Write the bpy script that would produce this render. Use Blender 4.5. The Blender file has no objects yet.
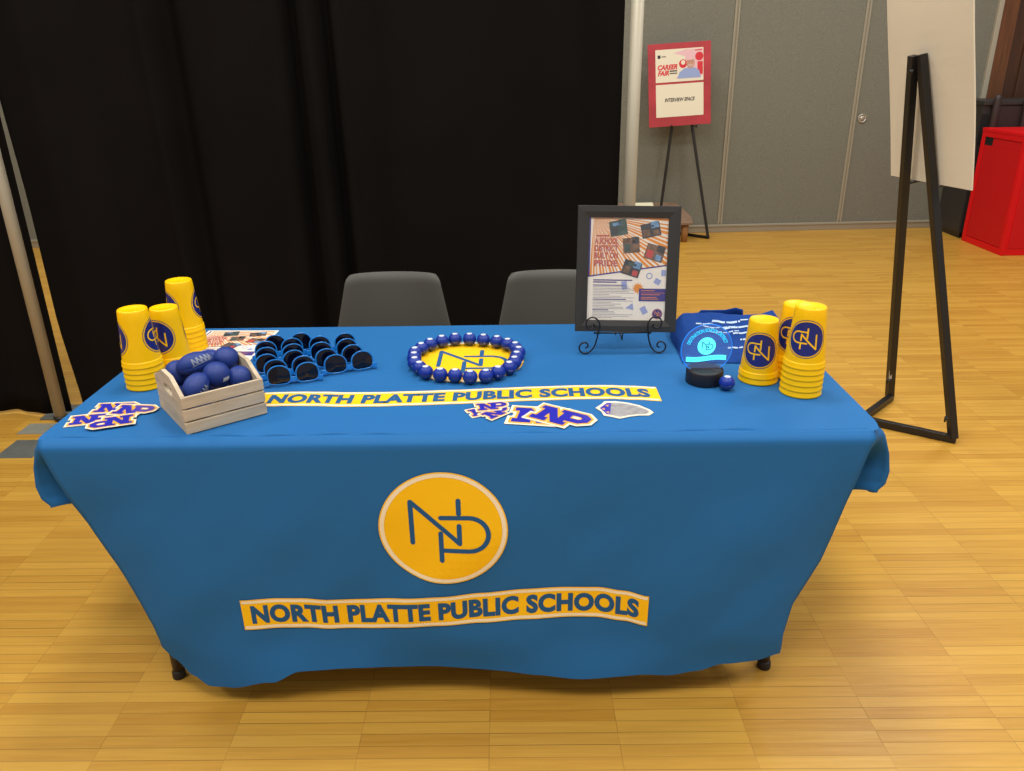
import bpy, bmesh, math, random
from math import sin, cos, pi, radians, sqrt, atan2, exp
from mathutils import Vector, Matrix, noise
random.seed(7)
SC = bpy.context.scene
COL = SC.collection

# ------------------------------------------------------------------ materials
def lin(c):
    c = c / 255.0
    return c / 12.92 if c <= 0.04045 else ((c + 0.055) / 1.055) ** 2.4
def rgb(r, g, b): return (lin(r), lin(g), lin(b), 1)
MATS = {}
def mat(name, col, rough=0.5, metal=0.0, bump=None, coat=0.0, vary=0.0, vscale=8.0, emis=None, estr=0.0, alpha=1.0, trans=0.0, spec=0.5, stretch=None, sheen=0.0):
    if name in MATS: return MATS[name]
    m = bpy.data.materials.new(name); m.use_nodes = True
    nt = m.node_tree; N = nt.nodes; L = nt.links
    b = N['Principled BSDF']
    b.inputs['Base Color'].default_value = col
    b.inputs['Roughness'].default_value = rough
    b.inputs['Metallic'].default_value = metal
    b.inputs['Coat Weight'].default_value = coat
    b.inputs['Specular IOR Level'].default_value = spec
    b.inputs['Sheen Weight'].default_value = sheen
    if trans: b.inputs['Transmission Weight'].default_value = trans
    if alpha < 1: b.inputs['Alpha'].default_value = alpha
    if emis:
        b.inputs['Emission Color'].default_value = emis
        b.inputs['Emission Strength'].default_value = estr
    tc = None
    if bump or vary:
        tc = N.new('ShaderNodeTexCoord'); mp = N.new('ShaderNodeMapping')
        L.new(tc.outputs['Object'], mp.inputs['Vector'])
        if stretch: mp.inputs['Scale'].default_value = stretch
    if vary:
        n = N.new('ShaderNodeTexNoise'); n.inputs['Scale'].default_value = vscale; n.inputs['Detail'].default_value = 5
        L.new(mp.outputs[0], n.inputs['Vector'])
        r = N.new('ShaderNodeMapRange'); r.inputs['From Min'].default_value = .3; r.inputs['From Max'].default_value = .7
        r.inputs['To Min'].default_value = 1 - vary; r.inputs['To Max'].default_value = 1 + vary
        L.new(n.outputs['Fac'], r.inputs['Value'])
        x = N.new('ShaderNodeVectorMath'); x.operation = 'SCALE'; x.inputs[0].default_value = col[:3]
        L.new(r.outputs[0], x.inputs['Scale']); L.new(x.outputs[0], b.inputs['Base Color'])
    if bump:
        n = N.new('ShaderNodeTexNoise'); n.inputs['Scale'].default_value = bump[0]; n.inputs['Detail'].default_value = 4
        L.new(mp.outputs[0], n.inputs['Vector'])
        bp = N.new('ShaderNodeBump'); bp.inputs['Strength'].default_value = bump[1]; bp.inputs['Distance'].default_value = bump[2]
        L.new(n.outputs['Fac'], bp.inputs['Height']); L.new(bp.outputs[0], b.inputs['Normal'])
    MATS[name] = m
    return m

def floor_material():
    m = bpy.data.materials.new('maple_block_floor'); m.use_nodes = True
    nt = m.node_tree; N = nt.nodes; L = nt.links; b = N['Principled BSDF']
    tc = N.new('ShaderNodeTexCoord'); sp = N.new('ShaderNodeSeparateXYZ'); L.new(tc.outputs['Object'], sp.inputs[0])
    def M(op, a, bb=None, c=None):
        n = N.new('ShaderNodeMath'); n.operation = op
        for i, v in enumerate((a, bb, c)):
            if v is None: continue
            if isinstance(v, (int, float)): n.inputs[i].default_value = v
            else: L.new(v, n.inputs[i])
        return n.outputs[0]
    sx = sp.outputs[0]; sy = sp.outputs[1]
    u = M('DIVIDE', M('SUBTRACT', sx, M('ADD', 0.046, M('MULTIPLY', sy, -0.0145))), 0.3075)
    v = M('DIVIDE', M('SUBTRACT', sy, -0.5927), 0.0362)
    iu = M('FLOOR', u); fu = M('FRACT', u); iv = M('FLOOR', v); fv = M('FRACT', v)
    def wn(a, bb, off=0):
        c = N.new('ShaderNodeCombineXYZ'); L.new(a, c.inputs[0]); L.new(bb, c.inputs[1]); c.inputs[2].default_value = off
        w = N.new('ShaderNodeTexWhiteNoise'); w.noise_dimensions = '3D'; L.new(c.outputs[0], w.inputs['Vector']); return w.outputs['Value']
    r1 = wn(iu, iv); r2 = wn(iu, M('FLOOR', M('DIVIDE', v, 8.0)), 3.0)
    # gaps
    du = M('MULTIPLY', M('MINIMUM', fu, M('SUBTRACT', 1.0, fu)), 0.3075)
    dv = M('MULTIPLY', M('MINIMUM', fv, M('SUBTRACT', 1.0, fv)), 0.0362)
    def line(d, w, s):
        r = N.new('ShaderNodeMapRange'); r.inputs['From Min'].default_value = 0; r.inputs['From Max'].default_value = w
        r.inputs['To Min'].default_value = s; r.inputs['To Max'].default_value = 0; L.new(d, r.inputs['Value']); return r.outputs[0]
    gapv = M('MULTIPLY', line(dv, 0.0016, 0.9), M('ADD', 0.32, M('MULTIPLY', M('POWER', wn(iu, iv, 8.0), 2.0), 0.85)))
    gap = M('MAXIMUM', M('MULTIPLY', line(du, 0.0013, 0.75), M('ADD', 0.2, M('MULTIPLY', wn(iu, iv, 5.0), 0.8))), gapv)
    # grain
    mp = N.new('ShaderNodeMapping'); L.new(tc.outputs['Object'], mp.inputs['Vector']); mp.inputs['Scale'].default_value = (3.0, 62.0, 1)
    ad = N.new('ShaderNodeVectorMath'); ad.operation = 'ADD'; L.new(mp.outputs[0], ad.inputs[0])
    cc = N.new('ShaderNodeCombineXYZ'); L.new(M('MULTIPLY', r1, 37.0), cc.inputs[0]); L.new(M('MULTIPLY', r1, 11.0), cc.inputs[2]); L.new(cc.outputs[0], ad.inputs[1])
    g = N.new('ShaderNodeTexNoise'); g.inputs['Scale'].default_value = 1.6; g.inputs['Detail'].default_value = 7; g.inputs['Roughness'].default_value = .62; L.new(ad.outputs[0], g.inputs['Vector'])
    big = N.new('ShaderNodeTexNoise'); big.inputs['Scale'].default_value = 1.3; big.inputs['Detail'].default_value = 3; L.new(tc.outputs['Object'], big.inputs['Vector'])
    t = M('ADD', M('ADD', M('MULTIPLY', r1, 0.42), M('MULTIPLY', r2, 0.05)), M('ADD', M('MULTIPLY', M('SUBTRACT', g.outputs['Fac'], .5), 0.85), M('MULTIPLY', M('SUBTRACT', big.outputs['Fac'], .5), 0.35)))
    cr = N.new('ShaderNodeValToRGB'); L.new(t, cr.inputs['Fac'])
    e = cr.color_ramp.elements
    e[0].position = 0.0; e[0].color = rgb(200, 153, 63); e[1].position = 1.0; e[1].color = rgb(140, 87, 21)
    for pos, c in ((.25, rgb(191, 143, 56)), (.5, rgb(180, 130, 47)), (.75, rgb(165, 113, 35))):
        k = e.new(pos); k.color = c
    mx = N.new('ShaderNodeMix'); mx.data_type = 'RGBA'; L.new(gap, mx.inputs['Factor']); L.new(cr.outputs['Color'], mx.inputs['A']); mx.inputs['B'].default_value = rgb(74, 42, 14)
    L.new(mx.outputs['Result'], b.inputs['Base Color'])
    rr = N.new('ShaderNodeMapRange'); L.new(g.outputs['Fac'], rr.inputs['Value']); rr.inputs['To Min'].default_value = .28; rr.inputs['To Max'].default_value = .48
    L.new(rr.outputs[0], b.inputs['Roughness'])
    bp = N.new('ShaderNodeBump'); bp.inputs['Strength'].default_value = .25; bp.inputs['Distance'].default_value = .001
    L.new(M('SUBTRACT', 1.0, gap), bp.inputs['Height']); L.new(bp.outputs[0], b.inputs['Normal'])
    b.inputs['Specular IOR Level'].default_value = .45
    return m

M_floor = floor_material()
M_cloth = mat('blue_cloth', rgb(39, 102, 160), .62, bump=(11, .45, .004), spec=.12)
M_yel = mat('print_yellow', rgb(250, 194, 22), .65, spec=.2)
M_cream = mat('print_cream', rgb(244, 228, 196), .65, spec=.2)
M_pblue = mat('print_blue', rgb(35, 87, 135), .65, spec=.2)
M_cup = mat('cup_yellow', rgb(250, 194, 0), .38, bump=(60, .05, .001), spec=.3)
M_navy = mat('cup_navy', rgb(22, 34, 112), .3)
M_curt = mat('black_drape', rgb(21, 18, 16), .95, bump=(350, .3, .001), sheen=.0, spec=.05, vary=.12, vscale=3)
M_fab = mat('grey_fabric', rgb(121, 119, 107), .95, bump=(200, .8, .003), vary=.16, vscale=120, spec=.1)
M_fabline = mat('panel_trim', rgb(150, 143, 124), .5)
M_base = mat('baseboard_metal', rgb(152, 142, 122), .4, metal=.2)
M_metal = mat('dull_aluminium', rgb(172, 163, 143), .5, metal=.2)
M_black = mat('black_metal', rgb(24, 21, 20), .42, spec=.5)
M_wire = mat('wrought_iron', rgb(18, 18, 20), .5)
M_frame = mat('black_frame', rgb(46, 44, 42), .42, bump=(90, .1, .001))
M_paper = mat('paper', rgb(238, 228, 214), .7)
M_board = mat('foam_board', rgb(218, 206, 183), .8, vary=.02, vscale=5)
M_boardedge = mat('foam_edge', rgb(226, 196, 170), .8)
M_red = mat('red_laminate', rgb(216, 6, 16), .5, spec=.3, vary=.04, vscale=3)
M_redin = mat('red_inset', rgb(196, 8, 16), .55, spec=.3)
M_blackbox = mat('black_laminate', rgb(46, 42, 40), .5, bump=(120, .1, .001))
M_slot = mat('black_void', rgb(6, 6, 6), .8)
M_brownp = mat('dark_brown_panel', rgb(48, 34, 32), .5)
M_wood1 = mat('walnut_jamb', rgb(101, 59, 28), .45, vary=.25, vscale=4, stretch=(14, 14, 1))
M_wood2 = mat('walnut_door', rgb(70, 38, 16), .45, vary=.3, vscale=3, stretch=(10, 10, .8))
M_crate = mat('whitewashed_pine', rgb(192, 174, 147), .75, vary=.16, vscale=9, stretch=(1, 1, 9), bump=(40, .3, .001))
M_foam = mat('blue_foam', rgb(16, 47, 122), .55, bump=(140, .25, .0015))
M_mark = mat('silver_mark', rgb(118, 126, 146), .5)
M_white = mat('white_mark', rgb(205, 208, 214), .6)
M_sun = mat('sunglass_blue', rgb(20, 118, 200), .3)
M_lens = mat('dark_lens', rgb(7, 9, 26), .08, spec=.45)
M_balm = mat('balm_blue', rgb(10, 44, 142), .38, spec=.4)
M_balmlow = mat('balm_shell', rgb(18, 38, 112), .12, spec=.9)
M_chair = mat('grey_chair_shell', rgb(69, 67, 60), .55, bump=(300, .2, .0008))
M_chrome = mat('chair_steel', rgb(120, 118, 114), .3, metal=.9)
M_tote = mat('tote_fabric', rgb(24, 62, 132), .85, bump=(500, .4, .001), vary=.06, vscale=20, spec=.15)
M_toteprint = mat('tote_print', rgb(176, 196, 222), .8)
M_acr = mat('blue_acrylic', rgb(120, 170, 255), .03, alpha=.16, spec=.6)
M_glow = mat('lit_engraving', rgb(60, 190, 230), .5, emis=rgb(30, 190, 235), estr=.75)
M_glow2 = mat('lit_cyan', rgb(90, 230, 240), .5, emis=rgb(90, 232, 236), estr=.9)
M_rim = mat('lit_edge', rgb(20, 110, 220), .3, emis=rgb(10, 130, 225), estr=.6)
M_led = mat('award_base_black', rgb(22, 20, 26), .5)
M_stb = mat('sticker_blue', rgb(44, 44, 168), .3)
M_sty = mat('sticker_gold', rgb(232, 168, 50), .35)
M_stw = mat('sticker_cream', rgb(240, 226, 200), .35)
M_stg = mat('sticker_grey', rgb(150, 148, 150), .35, vary=.25, vscale=60)
M_orange = mat('poster_orange', rgb(226, 138, 42), .6)
M_purple = mat('poster_purple', rgb(58, 48, 128), .6)
M_pink = mat('poster_lettering', rgb(186, 96, 92), .6)
M_ink = mat('poster_grey_ink', rgb(132, 132, 150), .6)
M_lav = mat('poster_lavender', rgb(150, 160, 204), .6)
M_ph1 = mat('photo_green', rgb(70, 88, 84), .6, vary=.4, vscale=60)
M_ph2 = mat('photo_brown', rgb(112, 86, 70), .6, vary=.5, vscale=70)
M_ph3 = mat('photo_dark', rgb(62, 62, 68), .6, vary=.5, vscale=70)
M_ph4 = mat('photo_blue', rgb(112, 150, 188), .6, vary=.3, vscale=70)
M_ph5 = mat('photo_red', rgb(190, 72, 68), .6)
M_tape = mat('grey_tape', rgb(92, 94, 88), .6, vary=.12, vscale=20)
M_tape2 = mat('pale_tape', rgb(128, 126, 112), .6, vary=.1, vscale=20)
M_poster = mat('red_poster', rgb(169, 44, 52), .5, vary=.22, vscale=5)
M_sheet = mat('sheet_white', rgb(223, 214, 189), .6)
M_redink = mat('red_ink', rgb(204, 36, 50), .6)
M_blkink = mat('black_ink', rgb(32, 32, 36), .6)
M_skin = mat('printed_face', rgb(190, 140, 118), .6)
M_cap = mat('printed_cap', rgb(222, 178, 182), .6)
M_shirt = mat('printed_shirt', rgb(142, 158, 200), .6)
M_brn = mat('riser_brown', rgb(124, 98, 78), .6, vary=.12, vscale=12)
M_brnleg = mat('riser_leg', rgb(158, 112, 66), .5)
M_book = mat('cream_cover', rgb(226, 218, 186), .6)
M_rubber = mat('rubber_foot', rgb(26, 22, 20), .6)
M_tableleg = mat('brown_steel_leg', rgb(52, 38, 30), .45)
M_tabletop = mat('table_plastic', rgb(200, 196, 186), .6)
M_lockm = mat('lock_metal', rgb(176, 170, 156), .35, metal=.6)

# ------------------------------------------------------------------ mesh builder
class MB:
    def __init__(s): s.v = []; s.f = []; s.mi = []; s.ms = []; s.sm = []
    def m(s, material):
        if material not in s.ms: s.ms.append(material)
        return s.ms.index(material)
    def add(s, vs, fs, material, smooth=False, T=None):
        o = len(s.v); k = s.m(material)
        for p in vs:
            p = Vector(p)
            s.v.append(T @ p if T is not None else p)
        for f in fs:
            s.f.append([i + o for i in f]); s.mi.append(k); s.sm.append(smooth)
        return s
    def build(s, name, parent=None, bevel=0, seg=2, solid=0, normals=True, subsurf=0):
        me = bpy.data.meshes.new(name)
        me.from_pydata([tuple(p) for p in s.v], [], s.f)
        for m_ in s.ms: me.materials.append(m_)
        me.polygons.foreach_set('material_index', s.mi)
        me.polygons.foreach_set('use_smooth', s.sm)
        me.update()
        if normals:
            b = bmesh.new(); b.from_mesh(me); bmesh.ops.recalc_face_normals(b, faces=b.faces); b.to_mesh(me); b.free()
        o = bpy.data.objects.new(name, me); COL.objects.link(o)
        if parent: o.parent = parent
        if solid:
            d = o.modifiers.new('thickness', 'SOLIDIFY'); d.thickness = solid; d.offset = 0
        if bevel:
            d = o.modifiers.new('bevel', 'BEVEL'); d.width = bevel; d.segments = seg; d.limit_method = 'ANGLE'; d.angle_limit = radians(40)
        if subsurf:
            d = o.modifiers.new('subsurf', 'SUBSURF'); d.levels = subsurf; d.render_levels = subsurf
        return o

def TR(loc=(0, 0, 0), rx=0, ry=0, rz=0):
    return Matrix.Translation(loc) @ Matrix.Rotation(rz, 4, 'Z') @ Matrix.Rotation(ry, 4, 'Y') @ Matrix.Rotation(rx, 4, 'X')

def box(mb, m, x0, x1, y0, y1, z0, z1, T=None):
    v = [(x, y, z) for z in (z0, z1) for y in (y0, y1) for x in (x0, x1)]
    f = [(0, 2, 3, 1), (4, 5, 7, 6), (0, 1, 5, 4), (2, 6, 7, 3), (0, 4, 6, 2), (1, 3, 7, 5)]
    return mb.add(v, f, m, False, T)

def prism(mb, m, poly, y0, y1, T=None):
    """poly in (x,z), extruded along y"""
    n = len(poly)
    v = [(x, y0, z) for x, z in poly] + [(x, y1, z) for x, z in poly]
    f = [list(range(n)), list(range(2 * n - 1, n - 1, -1))] + [(i, (i + 1) % n, n + (i + 1) % n, n + i) for i in range(n)]
    return mb.add(v, f, m, False, T)

def lathe(mb, m, prof, n=40, T=None, smooth=True, cap0=True, cap1=True):
    v = []; f = []
    for r, z in prof:
        for i in range(n):
            a = 2 * pi * i / n; v.append((r * cos(a), r * sin(a), z))
    for k in range(len(prof) - 1):
        for i in range(n):
            j = (i + 1) % n
            f.append((k * n + i, k * n + j, (k + 1) * n + j, (k + 1) * n + i))
    if cap0: f.append(list(range(n - 1, -1, -1)))
    if cap1: f.append([(len(prof) - 1) * n + i for i in range(n)])
    return mb.add(v, f, m, smooth, T)

def tube(mb, m, pts, r, n=10, T=None, closed=False, smooth=True, flat=1.0):
    pts = [Vector(p) for p in pts]; k = len(pts)
    rr = r if isinstance(r, (list, tuple)) else [r] * k
    tang = []
    for i in range(k):
        a = pts[(i - 1) % k] if (closed or i > 0) else pts[i]; b = pts[(i + 1) % k] if (closed or i < k - 1) else pts[i]
        tang.append((b - a).normalized())
    ref = Vector((0, 0, 1)) if abs(tang[0].z) < .9 else Vector((1, 0, 0))
    nrm = (ref - tang[0] * ref.dot(tang[0])).normalized()
    v = []; f = []
    for i in range(k):
        nrm = (nrm - tang[i] * nrm.dot(tang[i]))
        nrm = nrm.normalized() if nrm.length > 1e-6 else tang[i].orthogonal().normalized()
        bi = tang[i].cross(nrm)
        for j in range(n):
            a = 2 * pi * j / n; v.append(pts[i] + nrm * (rr[i] * cos(a)) + bi * (rr[i] * flat * sin(a)))
    for i in range(k if closed else k - 1):
        for j in range(n):
            a = i * n + j; b = i * n + (j + 1) % n; c = ((i + 1) % k) * n + (j + 1) % n; d = ((i + 1) % k) * n + j
            f.append((a, b, c, d))
    if not closed:
        f.append(list(range(n - 1, -1, -1))); f.append([(k - 1) * n + j for j in range(n)])
    return mb.add(v, f, m, smooth, T)

def bar(mb, m, a, b, w, d, up=(0, 0, 1)):
    """rectangular section bar between two points"""
    a = Vector(a); b = Vector(b); t = (b - a).normalized(); u = Vector(up); s = t.cross(u).normalized(); u = s.cross(t)
    v = []
    for p in (a, b):
        for sx, sy in ((-1, -1), (1, -1), (1, 1), (-1, 1)):
            v.append(p + s * (sx * w / 2) + u * (sy * d / 2))
    f = [(0, 3, 2, 1), (4, 5, 6, 7), (0, 1, 5, 4), (1, 2, 6, 5), (2, 3, 7, 6), (3, 0, 4, 7)]
    return mb.add(v, f, m)

def grid(mb, m, fn, nu, nv, smooth=True, T=None, cu=False):
    v = [fn(i / nu, j / nv) for j in range(nv + 1) for i in range(nu + 1)]
    f = [(j * (nu + 1) + i, j * (nu + 1) + i + 1, (j + 1) * (nu + 1) + i + 1, (j + 1) * (nu + 1) + i) for j in range(nv) for i in range(nu)]
    return mb.add(v, f, m, smooth, T)

def empty(name, loc=(0, 0, 0), rz=0, rx=0, ry=0):
    o = bpy.data.objects.new(name, None); COL.objects.link(o); o.location = loc; o.rotation_euler = (rx, ry, rz); o.empty_display_size = .05
    return o
def tag(o, label=None, cat=None, group=None, kind=None):
    if label: o['label'] = label
    if cat: o['category'] = cat
    if group: o['group'] = group
    if kind: o['kind'] = kind
    return o
def copy_tree(o, parent=None):
    c = o.copy(); COL.objects.link(c)
    if parent: c.parent = parent
    for ch in [k for k in bpy.data.objects if k.parent == o]:
        copy_tree(ch, c)
    return c

# ------------------------------------------------------------------ 2D printed shapes
_tc = {}
def text2d(s, size, offset=0.0, shear=0.0, spacing=1.0):
    """-> verts 2D, faces, width (left edge at 0, baseline 0)"""
    key = (s, size, offset, shear, spacing)
    if key in _tc: return _tc[key]
    c = bpy.data.curves.new('t', 'FONT'); c.body = s; c.size = size; c.offset = offset; c.shear = shear; c.space_character = spacing
    c.resolution_u = 4
    o = bpy.data.objects.new('t', c); COL.objects.link(o)
    dg = bpy.context.evaluated_depsgraph_get(); dg.update()
    me = bpy.data.meshes.new_from_object(o.evaluated_get(dg))
    vs = [(v.co.x, v.co.y) for v in me.vertices]; fs = [list(p.vertices) for p in me.polygons]
    bpy.data.objects.remove(o); bpy.data.meshes.remove(me); bpy.data.curves.remove(c)
    x0 = min(v[0] for v in vs); x1 = max(v[0] for v in vs)
    vs = [(x - x0, y) for x, y in vs]
    _tc[key] = (vs, fs, x1 - x0)
    return _tc[key]
def text_at(s, cx, cy, size, width=None, **k):
    v, f, w = text2d(s, size, **k)
    sc = (width / w) if width else 1.0
    w *= sc
    ys = [p[1] for p in v]; h = (max(ys) + min(ys)) / 2
    return ([(cx - w / 2 + x * sc, cy + (y - h)) for x, y in v], f)
def disc(cx, cy, r, n=48, r2=None):
    r2 = r2 or r
    return ([(cx + r * cos(2 * pi * i / n), cy + r2 * sin(2 * pi * i / n)) for i in range(n)], [list(range(n))])
def ring(cx, cy, r0, r1, n=56):
    v = [(cx + r * cos(2 * pi * i / n), cy + r * sin(2 * pi * i / n)) for r in (r0, r1) for i in range(n)]
    return (v, [(i, (i + 1) % n, n + (i + 1) % n, n + i) for i in range(n)])
def stroke(pts, w, caps=True):
    v = []; f = []
    for i in range(len(pts) - 1):
        (x0, y0), (x1, y1) = pts[i], pts[i + 1]
        l = sqrt((x1 - x0) ** 2 + (y1 - y0) ** 2) or 1e-9; nx, ny = -(y1 - y0) / l * w / 2, (x1 - x0) / l * w / 2
        o = len(v); v += [(x0 + nx, y0 + ny), (x0 - nx, y0 - ny), (x1 - nx, y1 - ny), (x1 + nx, y1 + ny)]; f.append([o, o + 1, o + 2, o + 3])
    if caps:
        for x, y in pts:
            o = len(v); v += [(x + w / 2 * cos(pi * k / 5), y + w / 2 * sin(pi * k / 5)) for k in range(10)]; f.append(list(range(o, o + 10)))
    return (v, f)
def poly(pts): return (list(pts), [list(range(len(pts)))])
def quad(x0, y0, x1, y1): return poly([(x0, y0), (x1, y0), (x1, y1), (x0, y1)])
def rot2(sh, a, c=(0, 0), s=1.0, d=(0, 0)):
    ca, sa = cos(a), sin(a)
    return ([(d[0] + s * ((x - c[0]) * ca - (y - c[1]) * sa), d[1] + s * ((x - c[0]) * sa + (y - c[1]) * ca)) for x, y in sh[0]], sh[1])
def monogram(R, w=.075):
    arc = [(.40 + .30 * cos(a), -.075 + .295 * sin(a)) for a in [pi / 2 - pi * k / 14 for k in range(15)]]
    P = [[(-.485, -.24), (-.485, .50), (.250, -.24), (.250, .08)], [(.250, .29), (.250, .52)],
         [(-.03, .22)] + arc + [(-.012, -.37)], [(-.04, -.06), (-.04, -.56)]]
    return [stroke([(x * R, y * R) for x, y in p], w * R) for p in P]

def decal(mb, items, fn, cell=None, clip=None):
    """items: (shape, material, layer).  fn(u, v, d)->3D.  Shapes are cut on a grid so they follow the surface under them."""
    for sh, m_, lay in items:
        b = bmesh.new()
        vv = [b.verts.new((x, y, 0)) for x, y in sh[0]]
        sid = b.faces.layers.int.new('src'); loose = len(sh[1]) > 1 and sum(len(f) for f in sh[1]) == len(sh[0])
        for q, f in enumerate(sh[1]):
            try: b.faces.new([vv[i] for i in f])[sid] = q
            except ValueError: pass
        if clip:
            for co, no in clip:
                bmesh.ops.bisect_plane(b, geom=b.verts[:] + b.edges[:] + b.faces[:], plane_co=co, plane_no=no, clear_outer=True)
        if not b.faces: b.free(); continue
        if cell:
            for ax in (0, 1):
                lo = min(v.co[ax] for v in b.verts); hi = max(v.co[ax] for v in b.verts)
                k = math.floor(lo / cell) + 1
                while k * cell < hi:
                    co = [0, 0, 0]; no = [0, 0, 0]; co[ax] = k * cell; no[ax] = 1
                    bmesh.ops.bisect_plane(b, geom=b.verts[:] + b.edges[:] + b.faces[:], plane_co=co, plane_no=no); k += 1
        b.verts.index_update()
        if loose:            # separate overlapping pieces lie a hair above one another
            for f in b.faces:
                mb.add([fn(v.co.x, v.co.y, lay + f[sid] * 5e-6) for v in f.verts], [list(range(len(f.verts)))], m_)
        else:
            mb.add([fn(v.co.x, v.co.y, lay) for v in b.verts], [[v.index for v in f.verts] for f in b.faces], m_)
        b.free()
    return mb

def interp(tab, x):
    if x <= tab[0][0]: return tab[0][1]
    for (a, b), (c, d) in zip(tab, tab[1:]):
        if x <= c:
            t = (x - a) / (c - a); return b + (d - b) * t
    return tab[-1][1]
def sinterp(tab, x):
    if x <= tab[0][0]: return tab[0][1]
    for (a, b), (c, d) in zip(tab, tab[1:]):
        if x <= c:
            t = (x - a) / (c - a); t = t * t * (3 - 2 * t); return b + (d - b) * t
    return tab[-1][1]
def sstep(a, b, x):
    t = max(0, min(1, (x - a) / (b - a))); return t * t * (3 - 2 * t)

# ================================================================== SETTING
fl = MB(); box(fl, M_floor, -7, 8, -4, 9, -.05, 0)
tag(fl.build('floor'), 'pale honey maple floor laid in short strips', None, kind='structure')

WA = atan2(.045, 1)                                            # the partition runs slightly off square
WT = TR((2.0, 5.405, 0), rz=WA)
wb = MB(); box(wb, M_fab, -8.4, 2.25, 0, .12, 0, 4.2, WT)
tag(wb.build('wall_back'), 'grey fabric folding partition wall behind the table', None, kind='structure')
tb = MB()
box(tb, M_base, -8.4, 2.25, -.014, .0, .0, .072, WT); box(tb, M_fabline, -8.4, 2.25, -.02, -.014, .052, .072, WT)
tag(tb.build('baseboard_back', bevel=.003), kind='structure')
for i, sx in enumerate([-7.95, -6.81, -5.67, -4.53, -3.39, -2.25, -1.11, .0, 1.115]):
    t = MB(); box(t, M_fabline, sx - .022, sx - .006, -.010, 0, .072, 4.2, WT); box(t, M_fabline, sx + .006, sx + .022, -.010, 0, .072, 4.2, WT)
    box(t, M_base, sx - .006, sx + .006, -.004, 0, .085, 4.2, WT)
    tag(t.build('trim_%d' % (i + 1), bevel=.002), kind='structure')
t = MB(); box(t, M_metal, 2.22, 2.262, -.03, .12, 0, 4.2, WT); tag(t.build('trim_10', bevel=.004), kind='structure')
# walnut jamb and door to the right
t = MB(); box(t, M_wood1, 2.268, 2.405, -.02, .14, 0, 4.2, WT)
tag(t.build('trim_11', bevel=.006), 'walnut brown door jamb beside the grey partition', kind='structure')
t = MB(); box(t, M_wood2, 2.405, 3.9, .03, .1, 0, 4.2, WT)
for x0, x1 in ((2.54, 3.75),):
    box(t, M_wood2, x0, x1, .015, .035, .3, 4.1, WT)
tag(t.build('door_1', bevel=.01), 'dark walnut panelled door at the far right', kind='structure')
t = MB(); box(t, M_wood1, 3.9, 6.2, -.02, .14, 0, 4.2, WT); tag(t.build('wall_right', bevel=.006), kind='structure')

t = MB(); box(t, M_fab, -7.0, -6.88, -4, 8, 0, 4.2); tag(t.build('wall_left'), kind='structure')
lk = MB()
LT = WT @ TR((1.195, -.001, .98), rx=pi / 2)
lathe(lk, M_lockm, [(.040, 0), (.040, .004), (.036, .008), (.030, .008), (.027, .003), (.016, .003), (.016, .012), (.010, .014)], 28, LT)
lk_o = lk.build('panel_lock'); tag(lk_o, 'round metal lock rosette set in the grey partition wall', 'lock')

# ================================================================== DRAPES AND UPRIGHTS
def drape_surface(x0, x1, folds, base_y, ztop, seed, leftedge=None):
    W_ = x1 - x0
    def fn(u, v):
        z = .015 + (ztop - .015) * v
        x = x0 + W_ * u
        if leftedge: x = x + leftedge(z) * (1 - u) ** 3
        y = base_y
        for (c, w_, a, drift) in folds:
            cc = c + drift * (1.6 - z); s = w_ * (1 + .25 * (1.5 - z) * .3)
            y += a * exp(-((x - cc) / s) ** 2)
        y += .012 * sin(x * 9 + seed + .25 * z) * (.6 + .4 * sin(x * 2.3 + seed)) + .010 * noise.noise(Vector((x * 3.1, z * .5, seed)))
        return (x, y, z)
    return fn
folds = [(-1.75, .06, -.03, .0), (-1.50, .07, .03, .01), (-1.30, .035, -.045, .02), (-1.22, .05, .06, .01), (-1.02, .09, -.02, 0), (-.80, .05, -.03, -.01), (-.735, .022, .05, 0), (-.665, .03, -.05, .02),
         (-.60, .022, .045, .01), (-.55, .03, -.035, .02), (-.42, .06, .025, 0), (-.2, .08, -.018, 0), (.05, .07, .02, .01), (.26, .08, -.018, .01), (.45, .06, .02, 0)]
d = MB(); grid(d, M_curt, drape_surface(-1.915, .556, folds, 1.43, 2.75, 1.3, lambda z: .03 * sstep(.5, .0, z) - .016 * sstep(.9, 1.5, z)), 300, 30)
o = d.build('black_curtain', solid=.003, normals=False); tag(o, 'wide black fabric drape hanging behind the grey chairs', 'curtain')
h = MB(); grid(h, M_curt, lambda u, v: (-1.9 + 2.44 * u, 1.43 + .001, 2.62 + .12 * v), 30, 2); h.build('rod_pocket', o, solid=.012)
folds2 = [(-3.1, .06, .04, 0), (-2.85, .05, -.04, 0), (-2.6, .05, .04, 0), (-2.4, .05, -.03, 0), (-2.22, .04, .03, 0), (-2.05, .04, -.02, 0)]
d = MB(); grid(d, M_curt, drape_surface(-3.4, -1.943, folds2, 1.43, 2.75, 4.1), 150, 30)
o = d.build('black_curtain', solid=.003, normals=False); tag(o, 'black fabric drape left of the left silver upright', 'curtain')

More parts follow.
